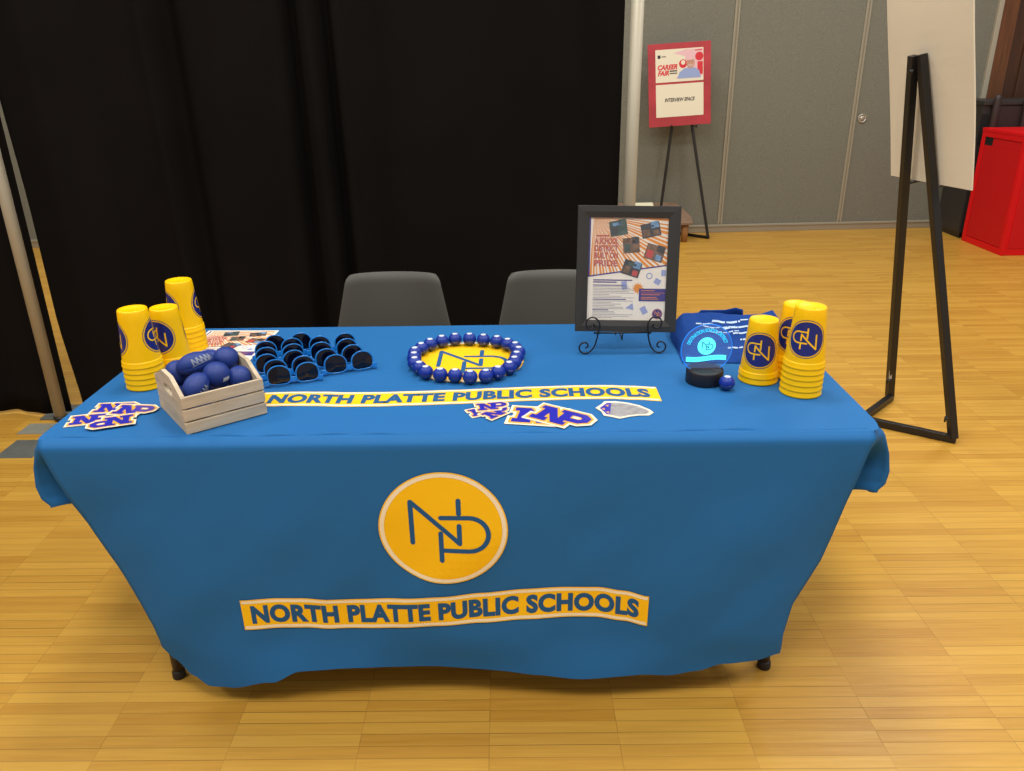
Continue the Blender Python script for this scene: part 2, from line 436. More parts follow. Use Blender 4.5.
def upright(x, y, label, plate):
    e = empty('drape_upright', (x, y, 0)); tag(e, label, 'pole', 'silver uprights of the black drapes')
    m_ = MB(); lathe(m_, M_metal, [(.0245, .012), (.0245, 2.05)], 28); lathe(m_, M_metal, [(.0215, 2.05), (.0215, 2.78)], 28)
    m_.build('pole', e)
    m_ = MB(); lathe(m_, M_black, [(.0255, 2.03), (.0265, 2.035), (.0265, 2.055), (.0225, 2.06)], 28); m_.build('slip_lock', e)
    m_ = MB(); box(m_, M_tape, *plate, 0, .008); lathe(m_, M_black, [(.03, .008), (.03, .02), (.026, .024)], 24); m_.build('base_plate', e, bevel=.002)
    return e
upright(-1.962, 1.362, 'silver metal upright of the drapes at the far left', (-.10, .10, .0, .16))
upright(.598, 1.385, 'silver metal upright behind the framed poster, beside the drape edge', (-.2, .2, -.1, .1))
r = MB(); tube(r, M_metal, [(-3.4, 1.43, 2.76), (-1.96, 1.43, 2.76), (.6, 1.43, 2.76)], .016, 14)
tag(r.build('drape_rail'), 'silver crossbar carrying the black drapes', 'rail')
# tape on the floor
t = MB(); prism(t, M_tape, [(-2.045, 0), (-1.885, 0), (-1.885, .0012), (-2.045, .0012)], .985, 1.155); tag(t.build('floor_tape'), 'dark grey tape square on the floor left of the table, nearer one', 'tape', 'grey tape squares at the left')
t = MB(); prism(t, M_tape2, [(-2.085, 0), (-1.965, 0), (-1.965, .0012), (-2.085, .0012)], 1.215, 1.325); tag(t.build('floor_tape'), 'paler grey tape patch on the floor under the drape hem', 'tape', 'grey tape squares at the left')

# ================================================================== TABLE AND CLOTH
ZT = .746
e = empty('folding_table', (0, 0, 0)); tag(e, 'long folding table standing under the blue cloth', 'table')
t = MB(); box(t, M_tabletop, -.893, .893, -.368, .368, .700, .740); t.build('tabletop', e, bevel=.008)
for sx in (-1, 1):
    for sy in (-1, 1):
        t = MB(); x = sx * .772; y = sy * .283 if sx < 0 else sy * .266
        tube(t, M_tableleg, [(x, y * .93, .698), (x, y, .35), (x, y, .016)], .0135, 14)
        lg = t.build('leg', e)
        t = MB(); lathe(t, M_rubber, [(.0165, 0), (.0175, .004), (.0165, .02), (.0135, .024)], 18, TR((x, y, 0))); t.build('foot_cap', lg)
    t = MB(); tube(t, M_tableleg, [(sx * .772, -.28, .22), (sx * .772, .28, .22)], .009, 10)
    tube(t, M_tableleg, [(sx * .772, 0, .22), (sx * .25, 0, .69)], .008, 10); t.build('brace', e)

XL = [(.155, -.750), (.20, -.748), (.24, -.754), (.32, -.781), (.42, -.812), (.504, -.845), (.587, -.869), (.655, -.887), (.717, -.901), (.75, -.907)]
XR = [(.155, .768), (.20, .764), (.29, .777), (.347, .804), (.41, .833), (.47, .846), (.571, .861), (.63, .873), (.67, .879), (.72, .888), (.75, .907)]
HEM = [(-.755, .178), (-.727, .135), (-.69, .085), (-.65, .058), (-.595, .064), (-.484, .093), (-.409, .124), (-.336, .121), (-.092, .109), (.079, .101), (.169, .094), (.255, .090), (.421, .098), (.5, .087), (.56, .095), (.628, .116), (.7, .122), (.77, .135)]
YF = -.402
def wrink(x, z):
    k = sstep(.72, .45, z)
    a = .0045 * sin(x * 11 + 1.3 * sin(z * 5)) + .006 * noise.noise(Vector((x * 3.2, z * 2.2, 2.1)))
    a += .0055 * noise.noise(Vector((x * 8 - z * 5, z * 6, 5.5)))
    hemw = .016 * sstep(.22, .08, z) * sin(x * 8.5 + 2.0)
    edge = .03 * (sstep(.62, .86, abs(x)) ** 2) * sstep(.74, .4, z)
    return -(a * k) + hemw + edge + .012 * sstep(.5, .1, z)
def fy(x, z): return YF + wrink(x, z)
NF, NS, NC = 150, 40, 22
FXL, FXR = .911, .894
ROWS = [0, .006, .014, .024, .036]
NR = 46
def row_d(j, L_):                      # distance down for row j
    if j < len(ROWS): return ROWS[j]
    return ROWS[-1] + (L_ - ROWS[-1]) * ((j - len(ROWS) + 1) / (NR - len(ROWS)))
def rnd(dd):                           # how far out of plane the rounded edge has got
    return sin(min(1, dd / .024) * pi / 2)
def droll(dd): return dd * .75 if dd < .03 else dd - .0075
cols = []
RI = .384
def front_col(s):
    xt = -FXL + (FXL + FXR) * s
    xb = -.752 + 1.52 * s; hz = sinterp(HEM, xb)
    L_ = ZT - hz + .0075; pts = []
    for j in range(NR):
        dd = row_d(j, L_); z = ZT - droll(dd)
        xl = interp(XL, z); xr = interp(XR, z)
        x = xl + (xr - xl) * s
        if dd < .03: x = xt + (x - xt) * dd / .03
        k = rnd(dd)
        y = -RI + (fy(x, z) + RI) * k
        pts.append(Vector((x, y, z)))
    return pts
SXL, SXR = .916, .919
def side_col(sx, y, L_, top):
    pts = []
    for j in range(NR):
        dd = row_d(j, L_ + .0075); z = ZT - droll(dd); t_ = dd / L_
        k = rnd(dd)
        out = interp([(0, .012), (.12, .020), (.25, .036), (.5, .050), (.75, .056), (.92, .050), (1.01, .034)], t_) * k + .006 * sin(y * 14 + sx) * t_ + (.008 * t_ if sx > 0 else 0)
        x = sx * ((SXL if sx < 0 else SXR) - .006 + out)
        p = Vector((x, y, z)); pt = Vector((top[0], top[1], ZT))
        if dd < .03: p.xy = pt.xy + (p.xy - pt.xy) * (dd / .03)
        pts.append(p)
    return pts
F = [front_col(i / NF) for i in range(NF + 1)]
cols += F
def corner(sx, foldc, L_, low):
    """cloth between the front panel's folded edge and the short side skirt"""
    SX = SXL if sx < 0 else SXR; FX = FXL if sx < 0 else FXR; y1 = -.352 if sx < 0 else -.325
    S0 = side_col(sx, y1, L_, (sx * SX, y1)); out = []
    for i in range(1, NC):
        w_ = i / NC; a = w_ * pi / 2; wz = 1 - (1 - w_) ** 2.5
        top = Vector((sx * (FX + (SX - FX) * sin(a)), -.384 + (y1 + .384) * (1 - cos(a)), ZT))
        pts = []
        for j in range(NR):
            t_ = j / (NR - 1)
            p = foldc[j].lerp(S0[j], w_); p.z = foldc[j].z + (S0[j].z - foldc[j].z) * wz
            b = sin(pi * w_ ** .7) * sstep(.08, .6, t_)
            p = p + Vector((-sx * .012 * b, .085 * b, 0))
            k = min(1, j / (len(ROWS) - 1))
            if j < len(ROWS):
                p = Vector((top.x + (p.x - top.x) * k, top.y + (p.y - top.y) * k, p.z))
            pts.append(p)
        out.append(pts)
    return out, S0
cr, S0r = corner(1, F[-1], .188, .0)
cols += cr + [S0r]
for i in range(1, NS):
    y = -.325 + .677 * i / NS; cols.append(side_col(1, y, .188 + .02 * sin(i * .5), (SXR, y)))
def back_col(s):
    x = .903 - 1.806 * s; L_ = .28; pts = []
    for j in range(NR):
        dd = row_d(j, L_); z = ZT - droll(dd); k = rnd(dd)
        pts.append(Vector((x, .384 + .016 * k + .006 * sin(x * 12) * k, z)))
    return pts
B0 = side_col(1, .352, .18, (SXR, .352)); B1 = back_col(0); cols.append(B0)
cols += [[a.lerp(b, k / 4) for a, b in zip(B0, B1)] for k in (1, 2, 3)]
cols += [back_col(i / 60) for i in range(61)]
B2 = back_col(1); B3 = side_col(-1, .352, .18, (-SXL, .352))
cols += [[a.lerp(b, k / 4) for a, b in zip(B2, B3)] for k in (1, 2, 3)] + [B3]
for i in range(1, NS):
    y = .352 - .704 * i / NS; cols.append(side_col(-1, y, .190 + .02 * sin(i * .4), (-SXL, y)))
cl, S0l = corner(-1, F[0], .190, .0)
cols += [S0l] + cl[::-1]
mb = MB(); n = len(cols); V = [p for c in cols for p in c]; Fc = []
for i in range(n):
    k = (i + 1) % n
    for j in range(NR - 1): Fc.append((i * NR + j, k * NR + j, k * NR + j + 1, i * NR + j + 1))
mb.add(V, Fc, M_cloth, True)
mb.add([c[0] for c in cols], [list(range(n))], M_cloth, False)
# stitched ridge along the front edge of the top
def ridge(u, v):
    x = -.90 + 1.785 * u; a = (v - .5) * 2
    y = -.374 + .006 * noise.noise(Vector((x * 6, 0, 0))) + a * .004
    return (x, y, ZT + .0050 * (1 - a * a) * (.4 + 1.2 * abs(noise.noise(Vector((x * 9, 3, 0))))) - .0002)
grid(mb, M_cloth, ridge, 220, 6)
cloth = mb.build('tablecloth', solid=0, normals=False)
tag(cloth, 'royal blue tablecloth with yellow emblem and banner over the long table', 'tablecloth')

TXT = 'NORTH PLATTE PUBLIC SCHOOLS'
def banner_items(x0, x1, ctr, h, m_):
    """ctr(x) centre line; h band height"""
    n = 80; xs = [x0 + (x1 - x0) * i / n for i in range(n + 1)]
    def band(a, b, xa=x0, xb=x1):
        xs2 = [xa + (xb - xa) * i / n for i in range(n + 1)]
        v = [(x, ctr(x) + a) for x in xs2] + [(x, ctr(x) + b) for x in xs2]
        return (v, [(i, i + 1, n + 2 + i, n + 1 + i) for i in range(n)])
    it = [(band(-h / 2, h / 2), M_yel, 0), (band(h / 2 - .011, h / 2 - .003, x0 + .003, x1 - .003), M_cream, .0005), (band(-h / 2 + .003, -h / 2 + .011, x0 + .003, x1 - .003), M_cream, .0005)]
    v, f = text_at(TXT, (x0 + x1) / 2, 0, .066, width=(x1 - x0) * .955, offset=.0034, spacing=1.06)
    v = [(x, y * 1.0 + ctr(x)) for x, y in v]
    return it + [((v, f), m_, .0007)]
def emblem_items(cx, cz, R):
    it = [(disc(cx, cz, R, 72), M_yel, 0), (ring(cx, cz, R * .915, R * .98), M_cream, .0005)]
    return it + [(rot2(s, 0, d=(cx, cz)), M_pblue, .0007) for s in monogram(R)]
def on_front(x, z, d): return (x, fy(x, z) - .0022 - d, z)
def on_top(x, y, d): return (x, y, ZT + .0006 + d)
FB = [(-.528, .288), (-.451, .292), (-.385, .289), (-.318, .281), (-.238, .280), (-.158, .285), (-.058, .292), (.04, .3015), (.14, .309), (.237, .3135), (.306, .312), (.372, .302), (.432, .288)]
b = MB(); decal(b, banner_items(-.527, .431, lambda x: sinterp(FB, x), .087, M_pblue), on_front, .02); b.build('printed_banner', cloth, normals=False)
b = MB(); decal(b, emblem_items(-.0405, .521, .1455), on_front, .02); b.build('printed_emblem', cloth, normals=False)
def tbc(x): return -.178 + .014 * max(0, x) + (sinterp(FB, x - .037) - .288) * .75 + .001
b = MB(); decal(b, banner_items(-.49, .469, tbc, .087, M_pblue), on_top, .04); tb2 = b.build('printed_banner', cloth, normals=False)
b = MB(); decal(b, emblem_items(-.006, .071, .153), on_top, .05); b.build('printed_emblem', cloth, normals=False)
ZC = ZT + .0014      # things lie on the cloth

# ================================================================== CUPS
CPROF = [(.0330, .143), (.0350, .1395), (.0366, .118), (.0388, .088), (.0414, .058), (.0438, .034), (.0452, .0175)]
def cup_r(z):
    return interp([(zz, rr) for rr, zz in CPROF[::-1]], z)
def cup_body():
    m_ = MB()
    outer = [(.021, .1405), (.0235, .1418), (.0305, .1435), (.0335, .1430), (.0350, .1395)] + CPROF[2:] + [(.0455, .0155), (.0469, .0148), (.0473, .0135), (.0476, .0055), (.0484, .0042), (.0486, .0015), (.0480, .0)]
    inner = [(.0472, .0), (.0450, .0152), (.0428, .026), (.0400, .055), (.0350, .115), (.0310, .135), (.0, .1365)]
    lathe(m_, M_cup, [(.0001, .1402)] + outer + inner, 56, cap0=True, cap1=False)
    return m_
_cup = cup_body().build('cup_body_source'); cup_mesh = _cup.data; bpy.data.objects.remove(_cup); cup_mesh.name = 'stadium_cup'
def cup_emblem(parent, ang):
    R = .0405; zc = .0735
    def fn(u, v, dd):
        a = ang + u / .0395; z = zc + v; r_ = cup_r(z) + .0004 + dd
        return (r_ * cos(a), r_ * sin(a), z)
    it = [(disc(0, 0, R, 48), M_navy, 0), (ring(0, 0, R * 1.075, R * 1.115, 48), M_navy, 0)]
    it += [(rot2(s, pi), M_cup, .0003) for s in monogram(R * 1.10, .08)]
    b = MB(); decal(b, it, fn, .006); return b.build('printed_emblem', parent, normals=False)
def stack(x, y, ncup, ang, where, gname):
    ords = ['lowest', 'second from the bottom', 'third from the bottom', 'fourth from the bottom', 'fifth from the bottom']
    for i in range(ncup):
        o = bpy.data.objects.new('stadium_cup', cup_mesh); COL.objects.link(o)
        o.location = (x, y, ZC + i * .0141); o.rotation_euler[2] = random.random() * .2
        top = i == ncup - 1
        if top:
            o.rotation_euler[2] = 0
            cup_emblem(o, ang); cup_emblem(o, ang + pi)
            lab = 'yellow plastic cup with navy emblem, topmost of ' + where
        else: lab = 'yellow plastic cup, %s in %s' % (ords[i], where)
        tag(o, lab, 'cup', gname)
# angle of the emblem towards: -90deg faces the camera side
stack(-.808, -.072, 5, radians(17), 'the leftmost stack by the table corner', 'cups stacked leftmost')
stack(-.780, .034, 3, radians(-108), 'the middle stack just behind the crate', 'cups stacked behind the crate')
stack(-.802, .200, 5, radians(33), 'the rear stack beside the flyer', 'cups stacked beside the flyer')
stack(.731, -.083, 2, radians(-112), 'the short stack beside the glowing award', 'cups stacked beside the award')
stack(.820, -.052, 4, radians(-115), 'the hidden stack behind the two right stacks', 'cups stacked rearmost at the right')
stack(.809, -.166, 6, radians(-113), 'the tall stack nearest the right table edge', 'cups stacked nearest the right edge')

# ================================================================== CRATE WITH FOAM BALLS
CR = empty('wooden_crate', (-.594, -.367, ZC), rz=atan2(.618, .786)); tag(CR, 'small whitewashed slatted wooden crate holding blue foam balls', 'crate')
CW, CD, CH = .180, .184, .087
endp = [(0, 0), (CD, 0), (CD, CH), (CD * .66, CH + .028), (CD * .34, CH + .028), (0, CH)]
hole = [(CD * .34 + (.5 - .34) * 2 * CD * t, 0) for t in (0, 1)]
def end_panel(x0, x1):
    m_ = MB()
    hx0, hx1, hz0, hz1 = CD * .34, CD * .66, .064, .088
    outer = [(0, 0), (CD / 2, 0), (CD, 0), (CD, CH), (CD * .66, CH + .028), (CD / 2, CH + .028), (CD * .34, CH + .028), (0, CH)]
    inner = []
    nseg = 16
    pts = []
    for k in range(nseg):
        a = 2 * pi * k / nseg; cx = (hx1 + hx0) / 2; cz = (hz0 + hz1) / 2
        dx = (hx1 - hx0) / 2 - .01
        pts.append((cx + .0105 * cos(a) + (dx if cos(a) > 0.01 else -dx if cos(a) < -.01 else 0), cz + .0105 * sin(a)))
    # faces bridging the outer outline to the hole, both sides
    b = bmesh.new()
    def loop(ps, x): return [b.verts.new((x, y, z)) for y, z in ps]
    for x in (x0, x1):
        vo = loop(outer, x); vi = loop(pts, x)
        eo = [b.edges.new((vo[i], vo[(i + 1) % len(vo)])) for i in range(len(vo))]; ei = [b.edges.new((vi[i], vi[(i + 1) % len(vi)])) for i in range(len(vi))]
        bmesh.ops.triangle_fill(b, edges=eo + ei, use_beauty=True)
        if x == x0: A = (vo, vi)
        else: Bq = (vo, vi)
    for q in (0, 1):
        k = len(A[q])
        for i in range(k):
            b.faces.new((A[q][i], A[q][(i + 1) % k], Bq[q][(i + 1) % k], Bq[q][i]))
    b.verts.index_update()
    m_.add([v.co.copy() for v in b.verts], [[v.index for v in f.verts] for f in b.faces], M_crate); b.free()
    return m_
end_panel(.0, .009).build('end_panel', CR); end_panel(CW - .009, CW).build('end_panel', CR)
for k in range(3):
    for side in (0, 1):
        z0 = .0005 + k * .0298; m_ = MB()
        y0, y1 = ((-.007, 0) if side == 0 else (CD, CD + .007))
        box(m_, M_crate, -.001, CW + .001, y0, y1, z0, z0 + .0262); m_.build('slat', CR, bevel=.0012)
m_ = MB(); box(m_, M_crate, .009, CW - .009, .0, CD, .002, .007); m_.build('bottom_board', CR, bevel=.001)

def script_mark(b, mm, s, seed):
    rr = random.Random(seed); it = []
    for k in range(5):
        x = -.5 + k * .25; it.append((stroke([(x * s, -.25 * s), (x * s + .1 * s, .25 * s), (x * s + .2 * s, -.2 * s)], s * .09), mm, 0))
    it.append((stroke([(-.6 * s, -.38 * s), (.6 * s, -.3 * s)], s * .07), mm, 0))
    return it
def on_sphere_fn(rad, yaw, pitch, ax=1.0):
    def fn(u, v, dd):
        lo = u / rad; la = v / rad; p = Vector((cos(la) * sin(lo), -cos(la) * cos(lo), sin(la))) * (rad + .0004 + dd)
        p = Matrix.Rotation(yaw, 3, 'Z') @ Matrix.Rotation(pitch, 3, 'X') @ p
        return (p.x * ax, p.y, p.z)
    return fn
def foam_ball(name, L, r, label, grp, ax=1.0, rot=(0, 0, 0), mark=None, mm=None):
    m_ = MB()
    n1, n2 = 36, 20
    def fn(u, v):
        a = 2 * pi * u; la = pi * (v - .5)
        p = Vector((sin(la), cos(la) * cos(a), cos(la) * sin(a)))          # poles along x
        if ax > 1.0:
            s = .0016 * sum(exp(-((((a - c + pi) % (2 * pi)) - pi) / .07) ** 2) for c in (0, pi / 2, pi, 3 * pi / 2)) * cos(la)
            rr = r - s; taper = 1 - .10 * abs(sin(la)) ** 3
            return (p.x * r * ax, p.y * rr * taper, p.z * rr * taper)
        return (p.x * r, p.y * r, p.z * r)
    grid(m_, M_foam, fn, n1 * 2 if ax > 1 else n1, n2)
    o = m_.build(name, subsurf=0); bm = bmesh.new(); bm.from_mesh(o.data); bmesh.ops.remove_doubles(bm, verts=bm.verts, dist=1e-6); bmesh.ops.recalc_face_normals(bm, faces=bm.faces); bm.to_mesh(o.data); bm.free()
    Mx = CR_M @ Vector((L[0], L[1], 0)); o.location = (Mx.x, Mx.y, L[2]); o.rotation_euler = rot
    tag(o, label, 'ball', grp)
    if mark:
        b = MB(); decal(b, script_mark(b, None, mark[0], 3) and [(s, mm, l) for s, _, l in script_mark(b, mm, mark[0], 3)], on_sphere_fn(r, mark[1], mark[2], ax), .004)
        b.build('printed_script', o, normals=False)
    return o
CR_M = TR((-.594, -.367, 0), rz=atan2(.618, .786))
G = 'foam balls heaped in the crate'
for lx, ly in ((.048, .045), (.128, .045), (.048, .135), (.128, .135)):
    foam_ball('foam_ball', (lx, ly, ZC + .0365), .029, 'blue foam ball lying underneath the upper balls in the crate', G)
cyaw = atan2(.618, .786)
foam_ball('foam_ball', (.040, .148, .838), .0285, 'round blue foam ball at the back left of the crate', G)
foam_ball('foam_football', (.072, .112, .862), .0265, 'blue foam football topmost in the crate, silver script on its lower side', G, 1.62, (0, radians(-12), cyaw + radians(-18)), (.026, radians(28), radians(-30)), M_mark)
foam_ball('foam_football', (.118, .152, .848), .025, 'blue foam football mostly hidden behind the topmost football', G, 1.5, (0, radians(8), cyaw + radians(-10)))
foam_ball('foam_ball', (.146, .122, .853), .0295, 'plain round blue foam ball highest at the back right of the crate', G)
foam_ball('foam_ball', (.100, .058, .844), .030, 'round blue foam ball in the crate middle with a white mark', G, mark=(.014, radians(62), radians(8)), mm=M_white)
foam_ball('foam_football', (.048, .042, .834), .0265, 'blue foam football at the crate front left with silver script', G, 1.3, (0, radians(-35), cyaw + radians(25)), (.026, radians(-25), radians(5)), M_mark)
foam_ball('foam_ball', (.148, .052, .826), .0285, 'round blue foam ball low at the crate front right', G)

# ================================================================== SUNGLASSES (upside down, arms folded)
def sunglass_proto():
    e = empty('sunglasses')
    n = 40
    def outline(cx, s, gx=0, gz=0):
        pts = []
        for k in range(n):
            a = 2 * pi * k / n; c, d_ = cos(a), sin(a)
            ex = .55 if d_ < 0 else .92
            x = (.0265 + gx) * (abs(c) ** ex) * (1 if c >= 0 else -1)
            z = (.0225 + gz) * (abs(d_) ** ex) * (1 if d_ >= 0 else -1)
            x *= 1 + (-.06 if d_ > 0 else .03) * abs(d_)
            pts.append((cx + x * s if False else cx + x, .0285 + z))
        return pts
    fr = MB()
    for cx in (-.0345, .0345):
        I = outline(cx, 1); O = outline(cx, 1, .0030, .0026)
        v = []; 
        for y in (-.002, .0025):
            v += [(x, y + .12 * (abs(x) ** 2) * 8, z) for x, z in I]; v += [(x, y + .12 * (abs(x) ** 2) * 8, z) for x, z in O]
        f = []
        for k in range(n):
            j = (k + 1) % n
            f += [(k, j, n + j, n + k), (2 * n + k, 3 * n + k, 3 * n + j, 2 * n + j), (k, 2 * n + k, 2 * n + j, j), (n + k, n + j, 3 * n + j, 3 * n + k)]
        fr.add(v, f, M_sun, False)
    bar(fr, M_sun, (-.0062, .000, .020), (.0062, .000, .020), .0035, .009, up=(0, 1, 0)) if False else None
    box(fr, M_sun, -.0062, .0062, -.002, .003, .0085, .0215)
    for s in (-1, 1):
        x0, x1 = sorted((s * .060, s * .0715)); box(fr, M_sun, x0, x1, .0005, .0085, .0035, .0165)
    fr.build('frame_front', e, bevel=.0007, seg=1)
    for cx in (-.0345, .0345):
        m_ = MB(); I = outline(cx, 1, .0003, .0003)
        v = [(x, .12 * (abs(x) ** 2) * 8 - .0002, z) for x, z in I]; v2 = [(cx + (x - cx) * .6, .12 * (abs(x) ** 2) * 8 - .0014, .0285 + (z - .0285) * .6) for x, z in I]; v3 = [(cx, .12 * cx * cx * 8 - .0019, .0285)]
        f = [(k, (k + 1) % n, n + (k + 1) % n, n + k) for k in range(n)] + [(n + k, n + (k + 1) % n, 2 * n) for k in range(n)]
        m_.add(v + v2 + v3, f, M_lens, True); m_.build('lens', e)
    for s, yy in ((-1, .0145), (1, .0205)):
        m_ = MB()
        pts = [(s * .069, .006, .010), (s * .070, yy - .003, .010), (s * .064, yy, .010), (s * .02, yy, .0095), (-s * .035, yy, .0085), (-s * .058, yy, .017)]
        tube(m_, M_sun, pts, [.0035, .004, .0042, .0042, .0046, .005], 8, flat=.55); m_.build('temple_arm', e)
    return e
proto = sunglass_proto()
LEFT = [(-.434, -.086), (-.455, -.040), (-.490, .003), (-.506, .055), (-.522, .104), (-.510, .152)]
RIGHT = [(-.309, -.008), (-.343, .040), (-.369, .093), (-.384, .142)]
nth = ['frontmost pair', 'second pair from the front', 'third pair from the front', 'fourth pair from the front', 'fifth pair from the front']
for row, lst, nm in (('left row beside the crate', LEFT, 'L'), ('right row', RIGHT, 'R')):
    for i, (x, y) in enumerate(lst):
        o = proto if (nm == 'L' and i == 0) else copy_tree(proto)
        o.location = (x + .004, y, ZC); o.rotation_euler = (radians(-8), 0, radians([19, 21, 24, 22, 20, 14][i] if nm == 'L' else [22, 25, 22, 20][i]))
        word = nth[i] if i < len(lst) - 1 else 'rearmost pair'
        tag(o, 'bright blue dark-lensed sunglasses, %s of the %s' % (word, row), 'sunglasses', 'sunglasses lined up in the ' + row)

# ================================================================== LIP BALM BALLS
def balm_proto():
    e = empty('lip_balm_ball'); R = .0185; zc = .0175
    def arc(z0, z1, k=10):
        return [(sqrt(max(0, R * R - (z - zc) ** 2)) * 1.03, z) for z in [z0 + (z1 - z0) * i / k for i in range(k + 1)]]
    m_ = MB(); lathe(m_, M_balmlow, [(.009, .0)] + arc(.0014, .0150), 28); m_.build('lower_shell', e)
    m_ = MB(); lathe(m_, M_balm, [(.0165, .0150), (.0165, .0158)] + arc(.0158, .0322) + [(.0095, .0332), (.0085, .0333)], 28); m_.build('lid', e)
    m_ = MB(); lathe(m_, M_white, [(.0078, .0333), (.0078, .0339), (.0072, .0341)], 24); m_.build('label_disc', e)
    return e
BALMS = [(-0.046, 0.198), (-0.005, 0.198), (0.035, 0.188), (0.073, 0.173), (0.103, 0.149), (0.124, 0.118), (0.1335, 0.081), (0.128, 0.043), (0.122, 0.005), (0.109, -0.032), (0.081, -0.065), (0.051, -0.087), (0.012, -0.093), (-0.026, -0.081), (-0.064, -0.075), (-0.102, -0.057), (-0.122, -0.025), (-0.138, 0.009), (-0.144, 0.047), (-0.1465, 0.086), (-0.133, 0.122), (-0.112, 0.156), (-0.082, 0.182)]
bp = balm_proto(); K = len(BALMS); f0 = 12
words = ['', 'first', 'second', 'third', 'fourth', 'fifth', 'sixth', 'seventh', 'eighth', 'ninth', 'tenth', 'eleventh']
for i, (x, y) in enumerate(BALMS):
    o = bp if i == 0 else copy_tree(bp)
    o.location = (x, y, ZC + .0006); o.rotation_euler[2] = random.random() * 6
    k = (i - f0) % K
    if k == 0: lab = 'round blue lip balm with white top, frontmost ball of the ring'
    elif k <= 11: lab = 'blue lip balm ball, %s clockwise from the ring\'s frontmost ball' % words[k]
    else: lab = 'blue lip balm ball, %s anticlockwise from the ring\'s frontmost ball' % words[K - k]
    # the list runs clockwise seen from above, so later entries continue clockwise past the front
    tag(o, lab, 'lip balm', 'lip balm balls set in a ring')
o = copy_tree(bp); o.location = (.636, -.150, ZC)
tag(o, 'lone round blue lip balm ball beside the black award base', 'lip balm')

